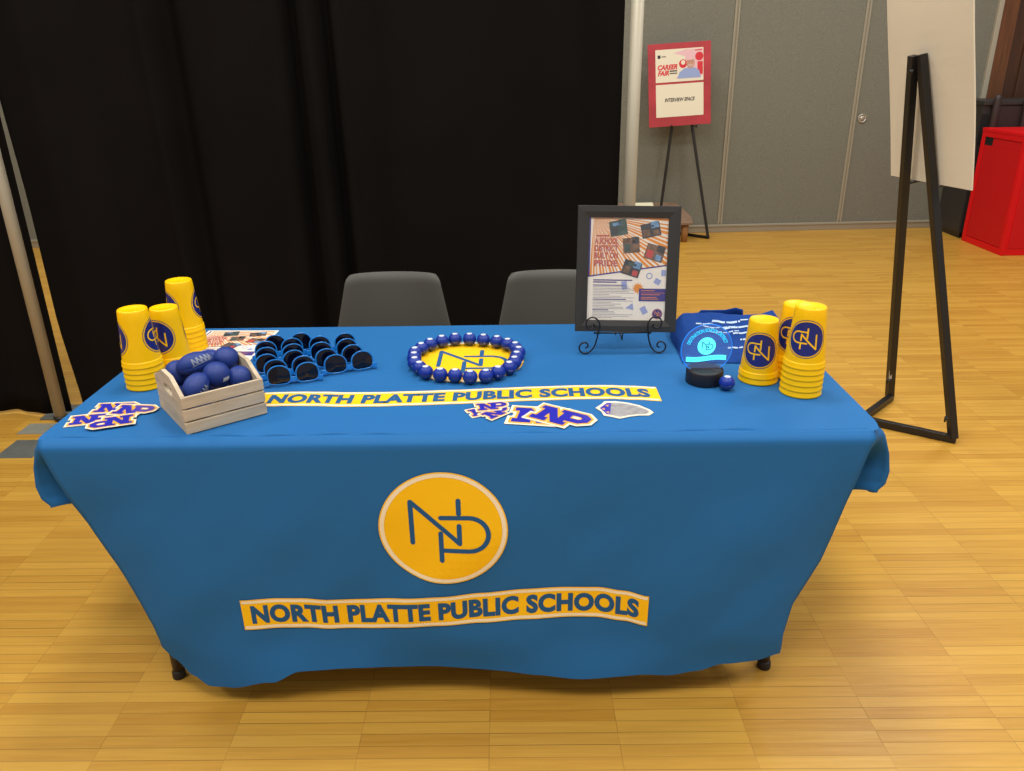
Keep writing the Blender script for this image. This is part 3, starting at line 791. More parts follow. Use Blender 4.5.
# ================================================================== POSTER ART (shared by the framed poster and the loose flyer)
def poster_art(mb, fn, W_=.216, H_=.279, lift=.0002):
    """sheet coordinates x 0..W_, y 0..H_"""
    L1, L2, L3, L4 = lift, lift * 2, lift * 3, lift * 4
    X = lambda a: a * W_
    Y = lambda a: a * H_
    decal(mb, [(quad(0, 0, W_, H_), M_paper, 0)], fn, .04)
    ya, yb = Y(.43), Y(.545)                                # slanted purple divider
    c = (X(.06), Y(1.03)); rays = []
    nr = 30
    for k in range(nr):
        a0 = radians(-93) + radians(98) * k / nr; w_ = radians(1.75) * (1 + .25 * sin(k * 2.1)) * (.8 if k % 3 else 1.2)
        rays.append((poly([c, (c[0] + .5 * cos(a0), c[1] + .5 * sin(a0)), (c[0] + .5 * cos(a0 + w_), c[1] + .5 * sin(a0 + w_))]), M_orange, L1))
    no = Vector(((yb - ya), -W_, 0)).normalized()
    clip = [((0, ya, 0), no), ((0, 0, 0), (-1, 0, 0)), ((W_, 0, 0), (1, 0, 0)), ((0, H_, 0), (0, 1, 0))]
    decal(mb, rays, fn, .04, clip)
    it = [(stroke([(0, ya), (W_, yb)], .0035, False), M_purple, L2), (quad(0, ya, X(.022), Y(1)), M_purple, L2)]
    def photo(cx, cy, w_, h_, ang, mats):
        it.append((rot2(quad(-w_ / 2, -h_ / 2, w_ / 2, h_ / 2), ang, d=(cx, cy)), mats[0], L3))
        for q, (px, py, pw, ph) in enumerate(((.05, .1, .4, .45), (-.42, -.4, .35, .5), (-.3, .18, .5, .2), (.1, -.42, .3, .35))):
            if q + 1 < len(mats): it.append((rot2(quad(px * w_, py * h_, (px + pw) * w_, (py + ph) * h_), ang, d=(cx, cy)), mats[q + 1], L4))
    photo(X(.37), Y(.90), X(.22), Y(.145), radians(10), (M_ph1, M_ph1, M_ph3, M_ph4))
    photo(X(.78), Y(.885), X(.24), Y(.135), radians(13), (M_ph3, M_ph4, M_ph2, M_ph3, M_ph2))
    photo(X(.54), Y(.735), X(.21), Y(.145), radians(5), (M_ph2, M_ph3, M_ph1, M_ph2))
    photo(X(.84), Y(.665), X(.24), Y(.15), radians(-16), (M_ph2, M_ph3, M_ph5, M_ph2, M_ph4))
    photo(X(.555), Y(.51), X(.23), Y(.145), radians(-17), (M_ph3, M_ph4, M_ph2, M_ph1, M_ph5))
    for s, yy, sz in (('A SCHOOL', .775, .021), ('DISTRICT', .705, .021), ('BUILT ON', .635, .021), ('PRIDE', .560, .022)):
        it.append((text_at(s, X(.225), Y(yy), sz, width=X(.30), offset=.0009), M_pink, L3))
    it.append((stroke([(X(.09), Y(.825)), (X(.26), Y(.825))], .004, False), M_pink, L3))
    rr = random.Random(5)
    for yy, w_ in ((.395, .5), (.375, .3)): it.append((stroke([(X(.07), Y(yy)), (X(.07 + w_), Y(yy))], .0030, False), M_purple, L2))
    for blk, (y0, nl) in enumerate(((.345, 9), (.205, 7), (.10, 6))):
        for k in range(nl):
            w_ = rr.uniform(.2, .55); yy = y0 - k * .0155
            if yy < .02: break
            it.append((stroke([(X(.07), Y(yy)), (X(.07 + w_), Y(yy))], .0011 if k else .0022, False), M_ink if k else M_purple, L2))
    star = []
    for k in range(24):
        a = 2 * pi * k / 24; q = X(.078) if k % 2 == 0 else X(.045); star.append((X(.645) + q * cos(a), Y(.318) + q * sin(a)))
    it.append((([(X(.645), Y(.318))] + star, [(0, 1 + k, 1 + (k + 1) % 24) for k in range(24)]), M_orange, L2))
    it.append((quad(X(.66), Y(.19), X(1), Y(.315)), M_purple, L3))
    for yy, w_ in ((.295, .17), (.272, .3), (.255, .24), (.228, .2), (.212, .22)): it.append((stroke([(X(.69), Y(yy)), (X(.69 + w_), Y(yy))], .0016, False), M_orange if w_ < .25 else M_pink, L4))
    for cx, cy, w_, h_, a in ((.47, .345, .07, .08, .15), (.73, .10, .075, .075, .5), (.89, .385, .08, .055, -.5), (.965, .47, .06, .06, 0)):
        it.append((rot2(quad(-X(w_) / 2, -Y(h_) / 2, X(w_) / 2, Y(h_) / 2), a, d=(X(cx), Y(cy))), M_lav, L2))
    it.append((ring(X(.785), Y(.44), X(.028), X(.042), 20), M_lav, L2))
    it.append((poly([(X(.49), Y(.12)), (X(.6), Y(.10)), (X(.585), Y(.17))]), M_lav, L2))
    cx, cy = X(.905), Y(.065)
    it.append((disc(cx, cy, X(.068), 32), M_purple, L2)); it.append((ring(cx, cy, X(.060), X(.066), 32), M_orange, L3))
    it += [(rot2(s, 0, d=(cx, cy)), M_orange, L3) for s in monogram(X(.06), .11)]
    decal(mb, it, fn, .04)

# framed poster: plane leaning back
FRP = Vector((.4235, .130, .8055)); lean = radians(11.5)
FP = empty('framed_poster', FRP, rx=-lean, rz=radians(-1.0), ry=radians(1.2)); tag(FP, 'black framed poster with orange rays and photos on a scroll stand', 'picture frame')
FW, FH, BW = .272, .334, .031
m_ = MB()
oo = [(-FW / 2, 0), (FW / 2, 0), (FW / 2, FH), (-FW / 2, FH)]; ii = [(-FW / 2 + BW, BW), (FW / 2 - BW, BW), (FW / 2 - BW, FH - BW), (-FW / 2 + BW, FH - BW)]
mid = [((a[0] + b[0]) / 2, (a[1] + b[1]) / 2) for a, b in zip(oo, ii)]
v = [(x, -.012, z) for x, z in oo] + [(x, -.0128, z) for x, z in mid] + [(x, -.009, z) for x, z in ii] + [(x, .006, z) for x, z in oo] + [(x, .006, z) for x, z in ii]
f = []
for k in range(4):
    j = (k + 1) % 4
    f += [(k, j, 4 + j, 4 + k), (4 + k, 4 + j, 8 + j, 8 + k), (k, 12 + k, 12 + j, j), (8 + k, 8 + j, 16 + j, 16 + k), (12 + k, 16 + k, 16 + j, 12 + j)]
m_.add(v, f, M_frame); m_.build('frame_moulding', FP, bevel=.001)
m_ = MB(); PW, PH = FW - 2 * BW, FH - 2 * BW
poster_art(m_, lambda x, y, d_: (-PW / 2 + x, -.0035 - d_, BW + y), PW, PH, .00025); m_.build('poster_sheet', FP, normals=False)
m_ = MB(); box(m_, M_blackbox, -FW / 2 + .004, FW / 2 - .004, .0, .005, .004, FH - .004); m_.build('backing_board', FP)
M_glass = bpy.data.materials.new('pane_glass'); M_glass.use_nodes = True
nt = M_glass.node_tree; nt.nodes.clear(); N = nt.nodes
out = N.new('ShaderNodeOutputMaterial'); mx = N.new('ShaderNodeMixShader'); tp = N.new('ShaderNodeBsdfTransparent'); gl = N.new('ShaderNodeBsdfGlossy'); fr = N.new('ShaderNodeFresnel')
gl.inputs['Roughness'].default_value = .04; fr.inputs['IOR'].default_value = 1.45
mx.inputs[0].default_value = .045; nt.links.new(tp.outputs[0], mx.inputs[1]); nt.links.new(gl.outputs[0], mx.inputs[2]); nt.links.new(mx.outputs[0], out.inputs[0])
m_ = MB(); box(m_, M_glass, -PW / 2 - .003, PW / 2 + .003, -.0072, -.0058, BW - .003, FH - BW + .003); m_.build('glass_pane', FP)

# scroll easel of wire
EA = empty('tabletop_easel', (0, 0, 0)); tag(EA, 'small black wrought iron scroll easel holding the framed poster', 'easel')
def scroll(cx, cz, r0, r1, a0, turns, y, k=28, yfn=None):
    return [(cx + (r0 + (r1 - r0) * i / k) * cos(a0 + turns * 2 * pi * i / k), (yfn(i / k) if yfn else y), cz + (r0 + (r1 - r0) * i / k) * sin(a0 + turns * 2 * pi * i / k)) for i in range(k + 1)]
def smooth(pts, k=5):
    P_ = [Vector(p) for p in pts]; P_ = [P_[0] * 2 - P_[1]] + P_ + [P_[-1] * 2 - P_[-2]]; out = []
    for i in range(1, len(P_) - 2):
        a, b, c, d_ = P_[i - 1:i + 3]
        for q in range(k):
            t_ = q / k; out.append(.5 * ((2 * b) + (c - a) * t_ + (2 * a - 5 * b + 4 * c - d_) * t_ ** 2 + (3 * b - a - 3 * c + d_) * t_ ** 3))
    return out + [P_[-2]]
LZ = ZC + .0600; U_ = .00056
FOOT = [(0, 0), (-3, -22), (-9, -48), (-20, -76), (-40, -98), (-65, -104), (-84, -92), (-89, -70), (-78, -53), (-60, -48), (-48, -58), (-50, -72), (-60, -78)]
HOOK = [(-6, 0), (3, 16), (6, 34), (2, 56), (-12, 74), (-34, 80), (-54, 68), (-60, 48), (-50, 30), (-32, 26), (-19, 36), (-24, 50)]
for s_, fx in ((1, .349), (-1, .484)):
    m_ = MB(); tube(m_, M_wire, smooth([(fx + s_ * a * U_, .113, LZ + b_ * U_ * 1.0) for a, b_ in FOOT]), .0022, 10); m_.build('scroll_foot', EA)
    m_ = MB(); tube(m_, M_wire, [(fx, .124, LZ), (fx, .106, LZ)] + smooth([(fx + s_ * a * U_, .103, LZ + b_ * U_ * 1.05) for a, b_ in HOOK]), .0022, 10); m_.build('scroll_hook', EA)
m_ = MB(); tube(m_, M_wire, [(.338, .119, LZ - .002), (.495, .119, LZ - .002)], .0026, 10)
tube(m_, M_wire, [(.349, .122, LZ - .002), (.352, .153, LZ + .002), (.354, .185, ZC + .2), (.40, .205, ZC + .27), (.4165, .207, ZC + .275), (.433, .205, ZC + .27), (.479, .185, ZC + .2), (.481, .153, LZ + .002), (.484, .122, LZ - .002)], .0022, 10)
m_.build('support_frame', EA)
m_ = MB(); tube(m_, M_wire, [(.4165, .209, ZC + .273), (.4165, .245, ZC + .10), (.4165, .268, ZC + .0025)], .0022, 10); tube(m_, M_wire, [(.4165, .119, ZC + .0565), (.4165, .125, ZC + .036), (.4165, .25, ZC + .036)], .0018, 8)
m_.build('rear_leg', EA)

# loose flyer on the table
FLO = empty('paper_flyer', (-.8, .1, ZC))
bpy.data.objects.remove(FLO)
m_ = MB(); FT = TR((-.815, .080, ZC), rz=radians(-2))
poster_art(m_, lambda x, y, d_: FT @ Vector((.008 + x, .008 + y, .0006 + d_)), .200, .263, .00012)
box(m_, M_paper, 0, .216, 0, .279, 0, .0005, FT)
tag(m_.build('paper_flyer', normals=False), 'printed flyer lying flat between rear cups and sunglasses', 'flyer')

# ================================================================== LIT AWARD
AW = empty('lit_award', (.594, -.094, ZC), rz=radians(4)); tag(AW, 'clear acrylic disc award glowing blue on a round black base', 'award')
m_ = MB(); lathe(m_, M_led, [(.0, .0), (.0445, .0), (.0455, .002), (.0455, .030), (.0445, .0335), (.042, .035), (.0, .035)], 56, cap0=False, cap1=False); m_.build('base', AW)
DR = .063; DZ = .034 + .051
def disc_pts(r_, k=72):
    a0 = math.asin((.034 - DZ + .0) / r_) if r_ > abs(.034 - DZ) else -pi / 2
    return [(r_ * cos(a0 + (pi - 2 * a0) * i / k), DZ + r_ * sin(a0 + (pi - 2 * a0) * i / k)) for i in range(k + 1)]
m_ = MB(); prism(m_, M_acr, disc_pts(DR), -.002, .002); m_.build('acrylic_disc', AW)
m_ = MB(); P = disc_pts(DR + .0003); tube(m_, M_rim, [(x, 0, z) for x, z in P], .0011, 8); m_.build('glowing_edge', AW)
it = [(disc(-.001, .008, .0225, 48), M_glow2, 0)]
it += [(rot2(s, 0, d=(-.001, .008)), M_balm, .0002) for s in monogram(.0225, .08)]
n = 30; xs = [-.050 + .100 * i / n for i in range(n + 1)]
bc = lambda x: -.024 + .002 * sin(x * 60)
it.append((([(x, bc(x) - .0062) for x in xs] + [(x, bc(x) + .0062) for x in xs], [(i, i + 1, n + 2 + i, n + 1 + i) for i in range(n)]), M_glow2, 0))
tv, tf = text_at(TXT, 0, 0, .0085, width=.092, offset=.0002)
it.append((([(x, y + bc(x)) for x, y in tv], tf), M_glow, .0002))
tv, tf, tw = text2d('DESTINATION SCHOOL DISTRICT', .0125, offset=.0004)
Ra = .0445; span = radians(146); pts = []
for x, y in tv:
    a = pi / 2 + span / 2 - span * (x / tw); rr_ = Ra + y; pts.append((rr_ * cos(a), rr_ * sin(a)))
it.append(((pts, tf), M_glow, 0))
m_ = MB(); decal(m_, it, lambda x, y, d_: (x, -.0024 - d_, DZ + y)); m_.build('lit_engraving', AW, normals=False)

# ================================================================== TOTE BAG
def tote_h(u, v):
    e_ = min(1, 9 * min(u, 1 - u)) ** .5 * min(1, 7 * v) ** .5
    e2 = min(1, 10 * (1 - v)) ** .5
    h_ = (.010 + .050 * sstep(.1, .95, v)) * e_ * (.35 + .65 * e2)
    h_ += .004 * noise.noise(Vector((u * 5, v * 4, 1.7))) * e_ + .003 * noise.noise(Vector((u * 14, v * 9, 4))) * e_
    return max(.0018, h_)
def tote_xy(u, v):
    x0 = .566 + .035 * v + .012 * sin(v * 5) - .020 * sin(pi * v); x1 = .775 + .115 * v
    x = x0 + (x1 - x0) * u
    y = .035 + .275 * v + .012 * sin(u * 7) * v - .01 * u
    return x, y
TT = MB()
def tt(u, v): x, y = tote_xy(u, v); return (x, y, ZC + tote_h(u, v))
def tl(u, v): x, y = tote_xy(u, v); return (x, y, ZC + .0006)
grid(TT, M_tote, tt, 60, 50); grid(TT, M_tote, tl, 60, 2)
nu = 60
for fn_e in (lambda t: (t, 0), lambda t: (t, 1), lambda t: (0, t), lambda t: (1, t)):
    a = [tt(*fn_e(i / 50)) for i in range(51)]; b_ = [tl(*fn_e(i / 50)) for i in range(51)]
    TT.add(a + b_, [(i, i + 1, 52 + i, 51 + i) for i in range(50)], M_tote, True)
tote = TT.build('tote_bag'); tag(tote, 'royal blue fabric tote bag with pale printing lying behind the glowing award', 'bag')
def strap(pts, wdt, name):
    m_ = MB(); tube(m_, M_tote, pts, wdt, 8, flat=.16); m_.build(name, tote)
strap([(.655, .290, ZC + .045), (.67, .312, ZC + .050), (.70, .322, ZC + .046), (.745, .324, ZC + .046), (.775, .318, ZC + .054), (.79, .300, ZC + .054), (.785, .285, ZC + .048)], .011, 'handle')
strap([(.66, .298, ZC + .03), (.68, .325, ZC + .028), (.75, .335, ZC + .026), (.81, .325, ZC + .028), (.82, .298, ZC + .03)], .011, 'handle')
m_ = MB()
pt = [(.86, .25), (.905, .262), (.885, .31), (.86, .30)]
m_.add([(.845, .235, ZC + .05), (.905, .255, ZC + .02), (.882, .318, ZC + .056), (.845, .30, ZC + .050), (.86, .28, ZC + .01), (.90, .27, ZC + .005)], [(0, 1, 2), (0, 2, 3), (1, 5, 2), (5, 4, 3, 2)], M_tote, False); m_.build('folded_corner', tote)
it = []
rr = random.Random(11)
def wavy(u0, u1, v0, amp, ph, w_, seg):
    k = 0; u = u0
    while u < u1:
        l = rr.uniform(*seg); ue = min(u1, u + l)
        P_ = [(u + (ue - u) * i / 5, v0 + amp * sin((u + (ue - u) * i / 5) * 9 + ph)) for i in range(6)]
        it.append((stroke(P_, w_, False), M_toteprint, .0008)); u = ue + rr.uniform(.006, .014)
wavy(.24, .40, .70, .04, 2.2, .024, (.04, .08)); wavy(.36, .66, .56, .03, .4, .018, (.04, .09)); wavy(.40, .66, .74, .03, 0, .035, (.06, .12)); wavy(.30, .62, .64, .03, .6, .022, (.04, .09)); wavy(.66, .98, .72, .04, 2.0, .026, (.05, .1)); wavy(.50, .98, .60, .03, 1.5, .03, (.05, .11))
wavy(.60, .98, .50, .03, 1.0, .026, (.05, .1)); wavy(.68, .98, .41, .02, 2.0, .022, (.02, .04)); wavy(.55, .98, .28, .02, 0, .030, (.03, .07))
def on_tote(u, v, d_): x, y = tote_xy(u, v); return (x, y, ZC + tote_h(u, v) + .0012 + d_)
m_ = MB(); decal(m_, it, on_tote, .02); m_.build('printed_design', tote, normals=False)

# ================================================================== STICKERS
def letters():
    """convex pieces of an interlocked slab N and P, cap height 1"""
    P_ = []
    P_ += [quad(.10, 0, .38, 1), quad(-.04, 0, .52, .24), quad(-.04, .78, .30, 1)]
    P_ += [poly([(.10, 1), (.42, 1), (1.00, 0), (.72, 0)])]
    P_ += [quad(.78, 0, 1.04, 1), quad(.66, .80, 1.10, 1.0), quad(.70, .0, 1.16, .22)]
    o_ = [(1.0, 1.0), (1.48, 1.0), (1.72, .80), (1.72, .52), (1.48, .32), (1.0, .32)]; i_ = [(1.06, .76), (1.38, .76), (1.46, .70), (1.46, .62), (1.38, .56), (1.06, .56)]
    P_.append((o_ + i_, [(k, (k + 1) % 6, 6 + (k + 1) % 6, 6 + k) for k in range(6)]))
    return P_
LET = letters()
def expand(p, d_):
    """offset a convex polygon outwards with mitred corners"""
    n_ = len(p); area2 = sum(p[k][0] * p[(k + 1) % n_][1] - p[(k + 1) % n_][0] * p[k][1] for k in range(n_))
    if area2 < 0: p = p[::-1]
    out = []
    for k in range(n_):
        a, b_, c = Vector(p[k - 1]), Vector(p[k]), Vector(p[(k + 1) % n_])
        e1 = (b_ - a).normalized(); e2 = (c - b_).normalized(); n1 = Vector((e1.y, -e1.x)); n2 = Vector((e2.y, -e2.x))
        m = n1 + n2; q = b_ + m * (d_ / max(.35, 1 + n1.dot(n2))); out.append((q.x, q.y))
    return out
PO = [(.96, 1.0), (1.48, 1.0), (1.72, .80), (1.72, .52), (1.48, .32), (.96, .32)]; PI_ = [(1.10, .76), (1.38, .76), (1.45, .70), (1.45, .62), (1.38, .56), (1.10, .56)]
def pieces(): return [[sh[0][i] for i in sh[1][0]] for sh in LET[:-1]] + [PO]
def grown(d_): return [poly(expand(p, d_)) for p in pieces()]
def letter_sticker(px, py, z, ang, S, label, grp):
    T = TR((px, py, z), rz=ang)
    fn = lambda x, y, d_: T @ Vector(((x - .84) * S, (y - .5) * S, .0009 + d_))
    m_ = MB()
    for q, sh in enumerate(grown(.16)):
        vs = [T @ Vector(((x - .84) * S, (y - .5) * S, q * 1e-5)) for x, y in sh[0]]; vt = [T @ Vector(((x - .84) * S, (y - .5) * S, .0008 + q * 8e-6)) for x, y in sh[0]]
        n_ = len(vs); fs = [list(f) for f in sh[1]] + [[i + n_ for i in f] for f in sh[1]]
        for f in sh[1]:
            fs += [(f[k], f[(k + 1) % len(f)], f[(k + 1) % len(f)] + n_, f[k] + n_) for k in range(len(f))]
        m_.add(vs + vt, fs, M_stw)
    decal(m_, [(sh, M_sty, .0001 + q * 8e-6) for q, sh in enumerate(grown(.075))], fn)
    decal(m_, [(poly(p), M_stb, .0003 + q * 8e-6) for q, p in enumerate(pieces())], fn)
    decal(m_, [(poly(PI_), M_sty, .00045), (poly(expand(PI_, -.045)), M_stw, .0005)], fn)
    o = m_.build('letter_sticker', normals=False); return tag(o, label, 'sticker', grp)
GL = 'letter stickers piled at the left table corner'; GR = 'letter stickers scattered at the table front middle'
letter_sticker(-.845, -.283, ZC, radians(14), .049, 'blue letter sticker at the left edge of the left corner pile', GL)
letter_sticker(-.818, -.222, ZC + .0013, radians(4), .049, 'upright blue letter sticker at the back of the left corner pile', GL)
letter_sticker(-.765, -.240, ZC + .0026, radians(-6), .050, 'blue letter sticker at the right of the left corner pile', GL)
letter_sticker(-.787, -.306, ZC + .0039, radians(200), .050, 'upside-down blue letter sticker frontmost in the left corner pile', GL)
letter_sticker(.052, -.262, ZC, radians(25), .038, 'small blue letter sticker at the left of the middle pile', GR)
letter_sticker(.082, -.274, ZC + .0013, radians(45), .038, 'small tilted blue letter sticker on the small middle pile, lowest in front', GR)
letter_sticker(.070, -.242, ZC + .0026, radians(10), .039, 'small blue letter sticker on top of the small middle pile', GR)
letter_sticker(.188, -.296, ZC + .0001, radians(-10), .078, 'large blue letter sticker half covered by another large one', GR)
letter_sticker(.228, -.304, ZC + .0014, radians(-33), .074, 'large tilted blue letter sticker lying on top of another, middle front', GR)
# grey die-cut sticker
T = TR((.374, -.266, ZC), rz=radians(-7)) @ Matrix.Diagonal((1, 1.35, 1, 1)); m_ = MB()
rr = random.Random(3)
base = [(-.066, .004), (-.052, .022), (-.046, .034), (-.02, .036), (.01, .031), (.035, .022), (.058, .006), (.066, -.006), (.056, -.018), (.034, -.020), (.012, -.026), (-.01, -.036), (-.028, -.030), (-.046, -.026), (-.052, -.010)]
n_ = len(base)
m_.add([T @ Vector((x, y, 0)) for x, y in base] + [T @ Vector((x, y, .0009)) for x, y in base], [list(range(n_)), [n_ + i for i in range(n_)]] + [(i, (i + 1) % n_, n_ + (i + 1) % n_, n_ + i) for i in range(n_)], M_stw)
inn = [(x * .86, y * .82) for x, y in base]
fn = lambda x, y, d_: T @ Vector((x, y, .0009 + d_))
decal(m_, [(poly(inn), M_stg, .0001), (poly([(-.056, .004), (-.04, .027), (-.030, .027), (-.032, -.018), (-.04, -.021)]), M_stb, .0002)] +
      [(poly([(-.044 + a, b_), (-.036 + a, b_ + .003), (-.037 + a, b_ - .006)]), M_sty, .0003) for a, b_ in ((0, .016), (-.008, .001), (.002, -.012))], fn)
tag(m_.build('die_cut_sticker', normals=False), 'grey die-cut sticker with white border and blue end, right of the stickers', 'sticker')

# ================================================================== CHAIRS
def chair(x, y, label):
    e = empty('plastic_chair', (x, y, 0), rz=pi); tag(e, label, 'chair', 'grey plastic chairs behind the table')
    # local: faces -y before the half turn; backrest at y = +... after the turn it stands away from the table
    def se(u, top_w, bot_w, v): return (u - .5) * (bot_w + (top_w - bot_w) * v)
    def back(u, v):
        w_ = .475 + (.335 - .475) * v; cu = u * 2 - 1
        t_ = v; r_ = .035
        x_ = cu * w_ / 2; z_ = .455 + .334 * v
        if v > .93: x_ *= 1 - .07 * ((v - .93) / .07) ** 2
        z_ -= .008 * abs(cu) ** 8 * v
        y_ = -.045 - .055 * v ** 1.3 + .028 * cu * cu * (1 if True else 1)
        if v > .92: y_ -= .012 * ((v - .92) / .08) ** 2
        y_ -= .010 * abs(cu) ** 8
        return (x_, y_ , z_)
    m_ = MB(); grid(m_, M_chair, back, 34, 26); m_.build('backrest', e, solid=.007, bevel=.002)
    def seat(u, v):
        cu = u * 2 - 1; w_ = .42 - .03 * v
        y_ = -.045 + .44 * v; z_ = .455 - .030 * sin(pi * min(1, v * 1.05)) * (1 - cu * cu * .6) - .02 * sstep(.8, 1, v) + .0
        if v < .12: z_ += .0 
        return (cu * w_ / 2, y_, z_ + .012 * abs(cu) ** 4)
    m_ = MB(); grid(m_, M_chair, seat, 30, 26); m_.build('seat', e, solid=.007, bevel=.002)
    for sx in (-1, 1):
        for sy in (0, 1):
            m_ = MB(); y0 = .05 if sy == 0 else .30
            tube(m_, M_chrome, [(sx * .16, y0, .432), (sx * .185, y0 - .03 if sy == 0 else y0 + .02, .40), (sx * .215, -.04 if sy == 0 else .36, .012)], .011, 12)
            l_ = m_.build('leg', e)
            m_ = MB(); lathe(m_, M_rubber, [(.013, 0), (.0145, .003), (.013, .022), (.011, .024)], 14, TR((sx * .2155, -.0405 if sy == 0 else .3605, 0))); m_.build('foot_cap', l_)
    return e
chair(-.319, .785, 'grey plastic chair left of the other, before the black drape')
chair(.268, .785, 'grey plastic chair partly hidden by the framed poster')

# ================================================================== BIG EASEL AND BOARD AT THE RIGHT
AP = Vector((1.632, 1.262, 1.478)); FLt = Vector((1.872, 1.482, .02)); FRt = Vector((1.930, 1.035, .02)); JT = Vector((1.633, 1.239, .018))
EB = empty('display_easel', (0, 0, 0)); tag(EB, 'tall black metal A-frame easel standing right of the table', 'easel')
nrm = (FLt - AP).cross(FRt - AP).normalized()
if nrm.x < 0: nrm = -nrm
def leg(a, b, nm='leg'):
    m_ = MB(); bar(m_, M_black, a, b, .031, .030, up=nrm); return m_.build(nm, EB, bevel=.002)
offL = Vector((-.014, .013, 0)); offR = Vector((.006, -.014, 0))
l1 = leg(AP + offL + (AP - FLt).normalized() * .012, FLt + Vector((-.010, 0, 0))); l2 = leg(AP + offR + (AP - FRt).normalized() * .016, FRt)
def floor_bar(a, b):
    m_ = MB(); bar(m_, M_black, Vector((a.x, a.y, .018)), Vector((b.x, b.y, .018)), .026, .030, up=(0, 0, 1)); m_.build('floor_bar', EB, bevel=.002)
floor_bar(FLt, JT + (JT - FLt).normalized() * .02); floor_bar(FRt + (FRt - JT).normalized() * .012, JT)
m_ = MB(); hT = TR(AP + Vector((-.010, .010, -.045)), ry=-pi / 2 + .18); lathe(m_, M_black, [(.013, 0), (.013, .006), (.009, .012), (.004, .014)], 18, hT); m_.build('hinge_bolt', EB)
def along(a, b, z): t_ = (z - a.z) / (b.z - a.z); return a.lerp(b, t_)
for (a, b, ll) in ((AP, FLt, l1), (AP, FRt, l2)):
    q = along(a, b, .11); m_ = MB(); tube(m_, M_black, [q + Vector((.0, -.01, 0)), q + Vector((-.035, -.02, .002))], .004, 10); tube(m_, M_black, [q + Vector((-.035, -.02, -.012)), q + Vector((-.035, -.02, .014))], .004, 10)
    m_.build('wing_screw', ll)
q = along(AP, FLt, .15); m_ = MB(); bar(m_, M_metal, q + Vector((-.016, -.012, -.03)), q + Vector((-.022, -.012, .03)), .012, .004, up=(0, 1, 0)); m_.build('steel_insert', l1)
for a, b in ((AP, FLt), (AP, FRt)):
    q = along(a, b, 1.016); m_ = MB(); tube(m_, M_black, [q, q + nrm * .055], .0055, 10); m_.build('support_peg', EB)
# board resting on pegs, leaning with the legs
lv = (AP - (FLt + FRt) / 2).normalized()
wv = (FRt - FLt).normalized(); wv = (wv - lv * wv.dot(lv)).normalized()
c0 = along(AP, (FLt + FRt) / 2, 1.024) + nrm * .026 + Vector((.0, -.005, 0))
m_ = MB(); bw = .235; hh = .84
def bpt(a, h_, d_): return c0 + wv * a + lv * h_ + nrm * (d_ + .006 * sin(h_ * 7) * (1 if a > 0 else .4))
n = 16; v = []; f = []
for k in range(n + 1):
    h_ = hh * k / n
    for a, d_ in ((-bw - .012, 0), (bw + .034, 0), (bw + .034, .006), (-bw - .012, .006)): v.append(bpt(a, h_, d_))
for k in range(n):
    for q in range(4):
        f.append((k * 4 + q, k * 4 + (q + 1) % 4, k * 4 + 4 + (q + 1) % 4, k * 4 + 4 + q))
f += [(3, 2, 1, 0), (n * 4, n * 4 + 1, n * 4 + 2, n * 4 + 3)]
m_.add(v, f, M_board); bo = m_.build('foam_board', bevel=.0008); tag(bo, 'tall blank cream board seen from behind on the black easel', 'board')

# ================================================================== CAREER FAIR EASEL AND SIGN
SE = empty('display_easel', (0, 0, 0)); tag(SE, 'thin black easel holding the red career fair sign', 'easel')
A2 = Vector((1.515, 5.17, 1.30)); L2 = Vector((1.44, 5.20, .015)); R2 = Vector((1.832, 5.105, .015)); J2 = Vector((1.55, 5.36, .015))
def sleg(a, b, nm, up=(0, -1, 0)):
    m_ = MB(); bar(m_, M_black, a, b, .022, .022, up=up); return m_.build(nm, SE, bevel=.002)
sleg(Vector((1.510, 5.245, 1.33)), L2 + Vector((-.05, -.02, 0)), 'leg'); sleg(Vector((1.568, 5.245, 1.33)), R2, 'leg')
m_ = MB(); box(m_, M_black, 1.49, 1.585, 5.235, 5.257, 1.29, 1.335); m_.build('hinge_block', SE, bevel=.002)
sleg(Vector((R2.x + .01, R2.y, .014)), J2, 'floor_bar', (0, 0, 1)); sleg(L2 + Vector((-.05, 0, 0)), J2, 'floor_bar', (0, 0, 1))
for x in (1.452, 1.665):
    m_ = MB(); tube(m_, M_black, [(x, 5.20, .955), (x, 5.12, .955), (x, 5.118, .975)], .006, 8); m_.build('support_peg', SE)
ST = TR((1.53, 5.165, .963), rx=radians(-6), ry=0, rz=radians(1)) @ Matrix.Rotation(radians(-3), 4, 'Y')
SGe = empty('career_sign'); SGe.matrix_world = ST; tag(SGe, 'red poster board with two white sheets reading career fair and interview space', 'sign')
SW, SH = .525, .655
m_ = MB(); box(m_, M_poster, -SW / 2, SW / 2, -.006, 0, 0, SH); m_.build('poster_board', SGe, bevel=.001)
def on_sign(x, y, d_): return (x, -.0075 - d_, y)
def sheet_quad(x0, y0, x1, y1, name, items):
    m_ = MB(); box(m_, M_sheet, x0, x1, -.0075, -.0058, y0, y1); decal(m_, items, on_sign); return m_.build(name, SGe, normals=False)
x0, x1 = -.20, .20
yb0, yb1 = .075, .335; ya0, ya1 = .352, .608
sheet_quad(x0, yb0, x1, yb1, 'lower_sheet', [(text_at('INTERVIEW SPACE', .0, .210, .040, width=.255, offset=.0012, shear=.28), M_blkink, .0006)])
it = [(text_at('CAREER', -.100, .470, .052, width=.165, offset=.0024, shear=.28), M_redink, .0006), (text_at('FAIR', -.135, .425, .052, width=.095, offset=.0024, shear=.28), M_redink, .0006)]
it += [(quad(-.182, .540, -.158, .566), M_blkink, .0006), (stroke([(-.150, .553), (-.112, .553)], .006, False), M_blkink, .0006)]
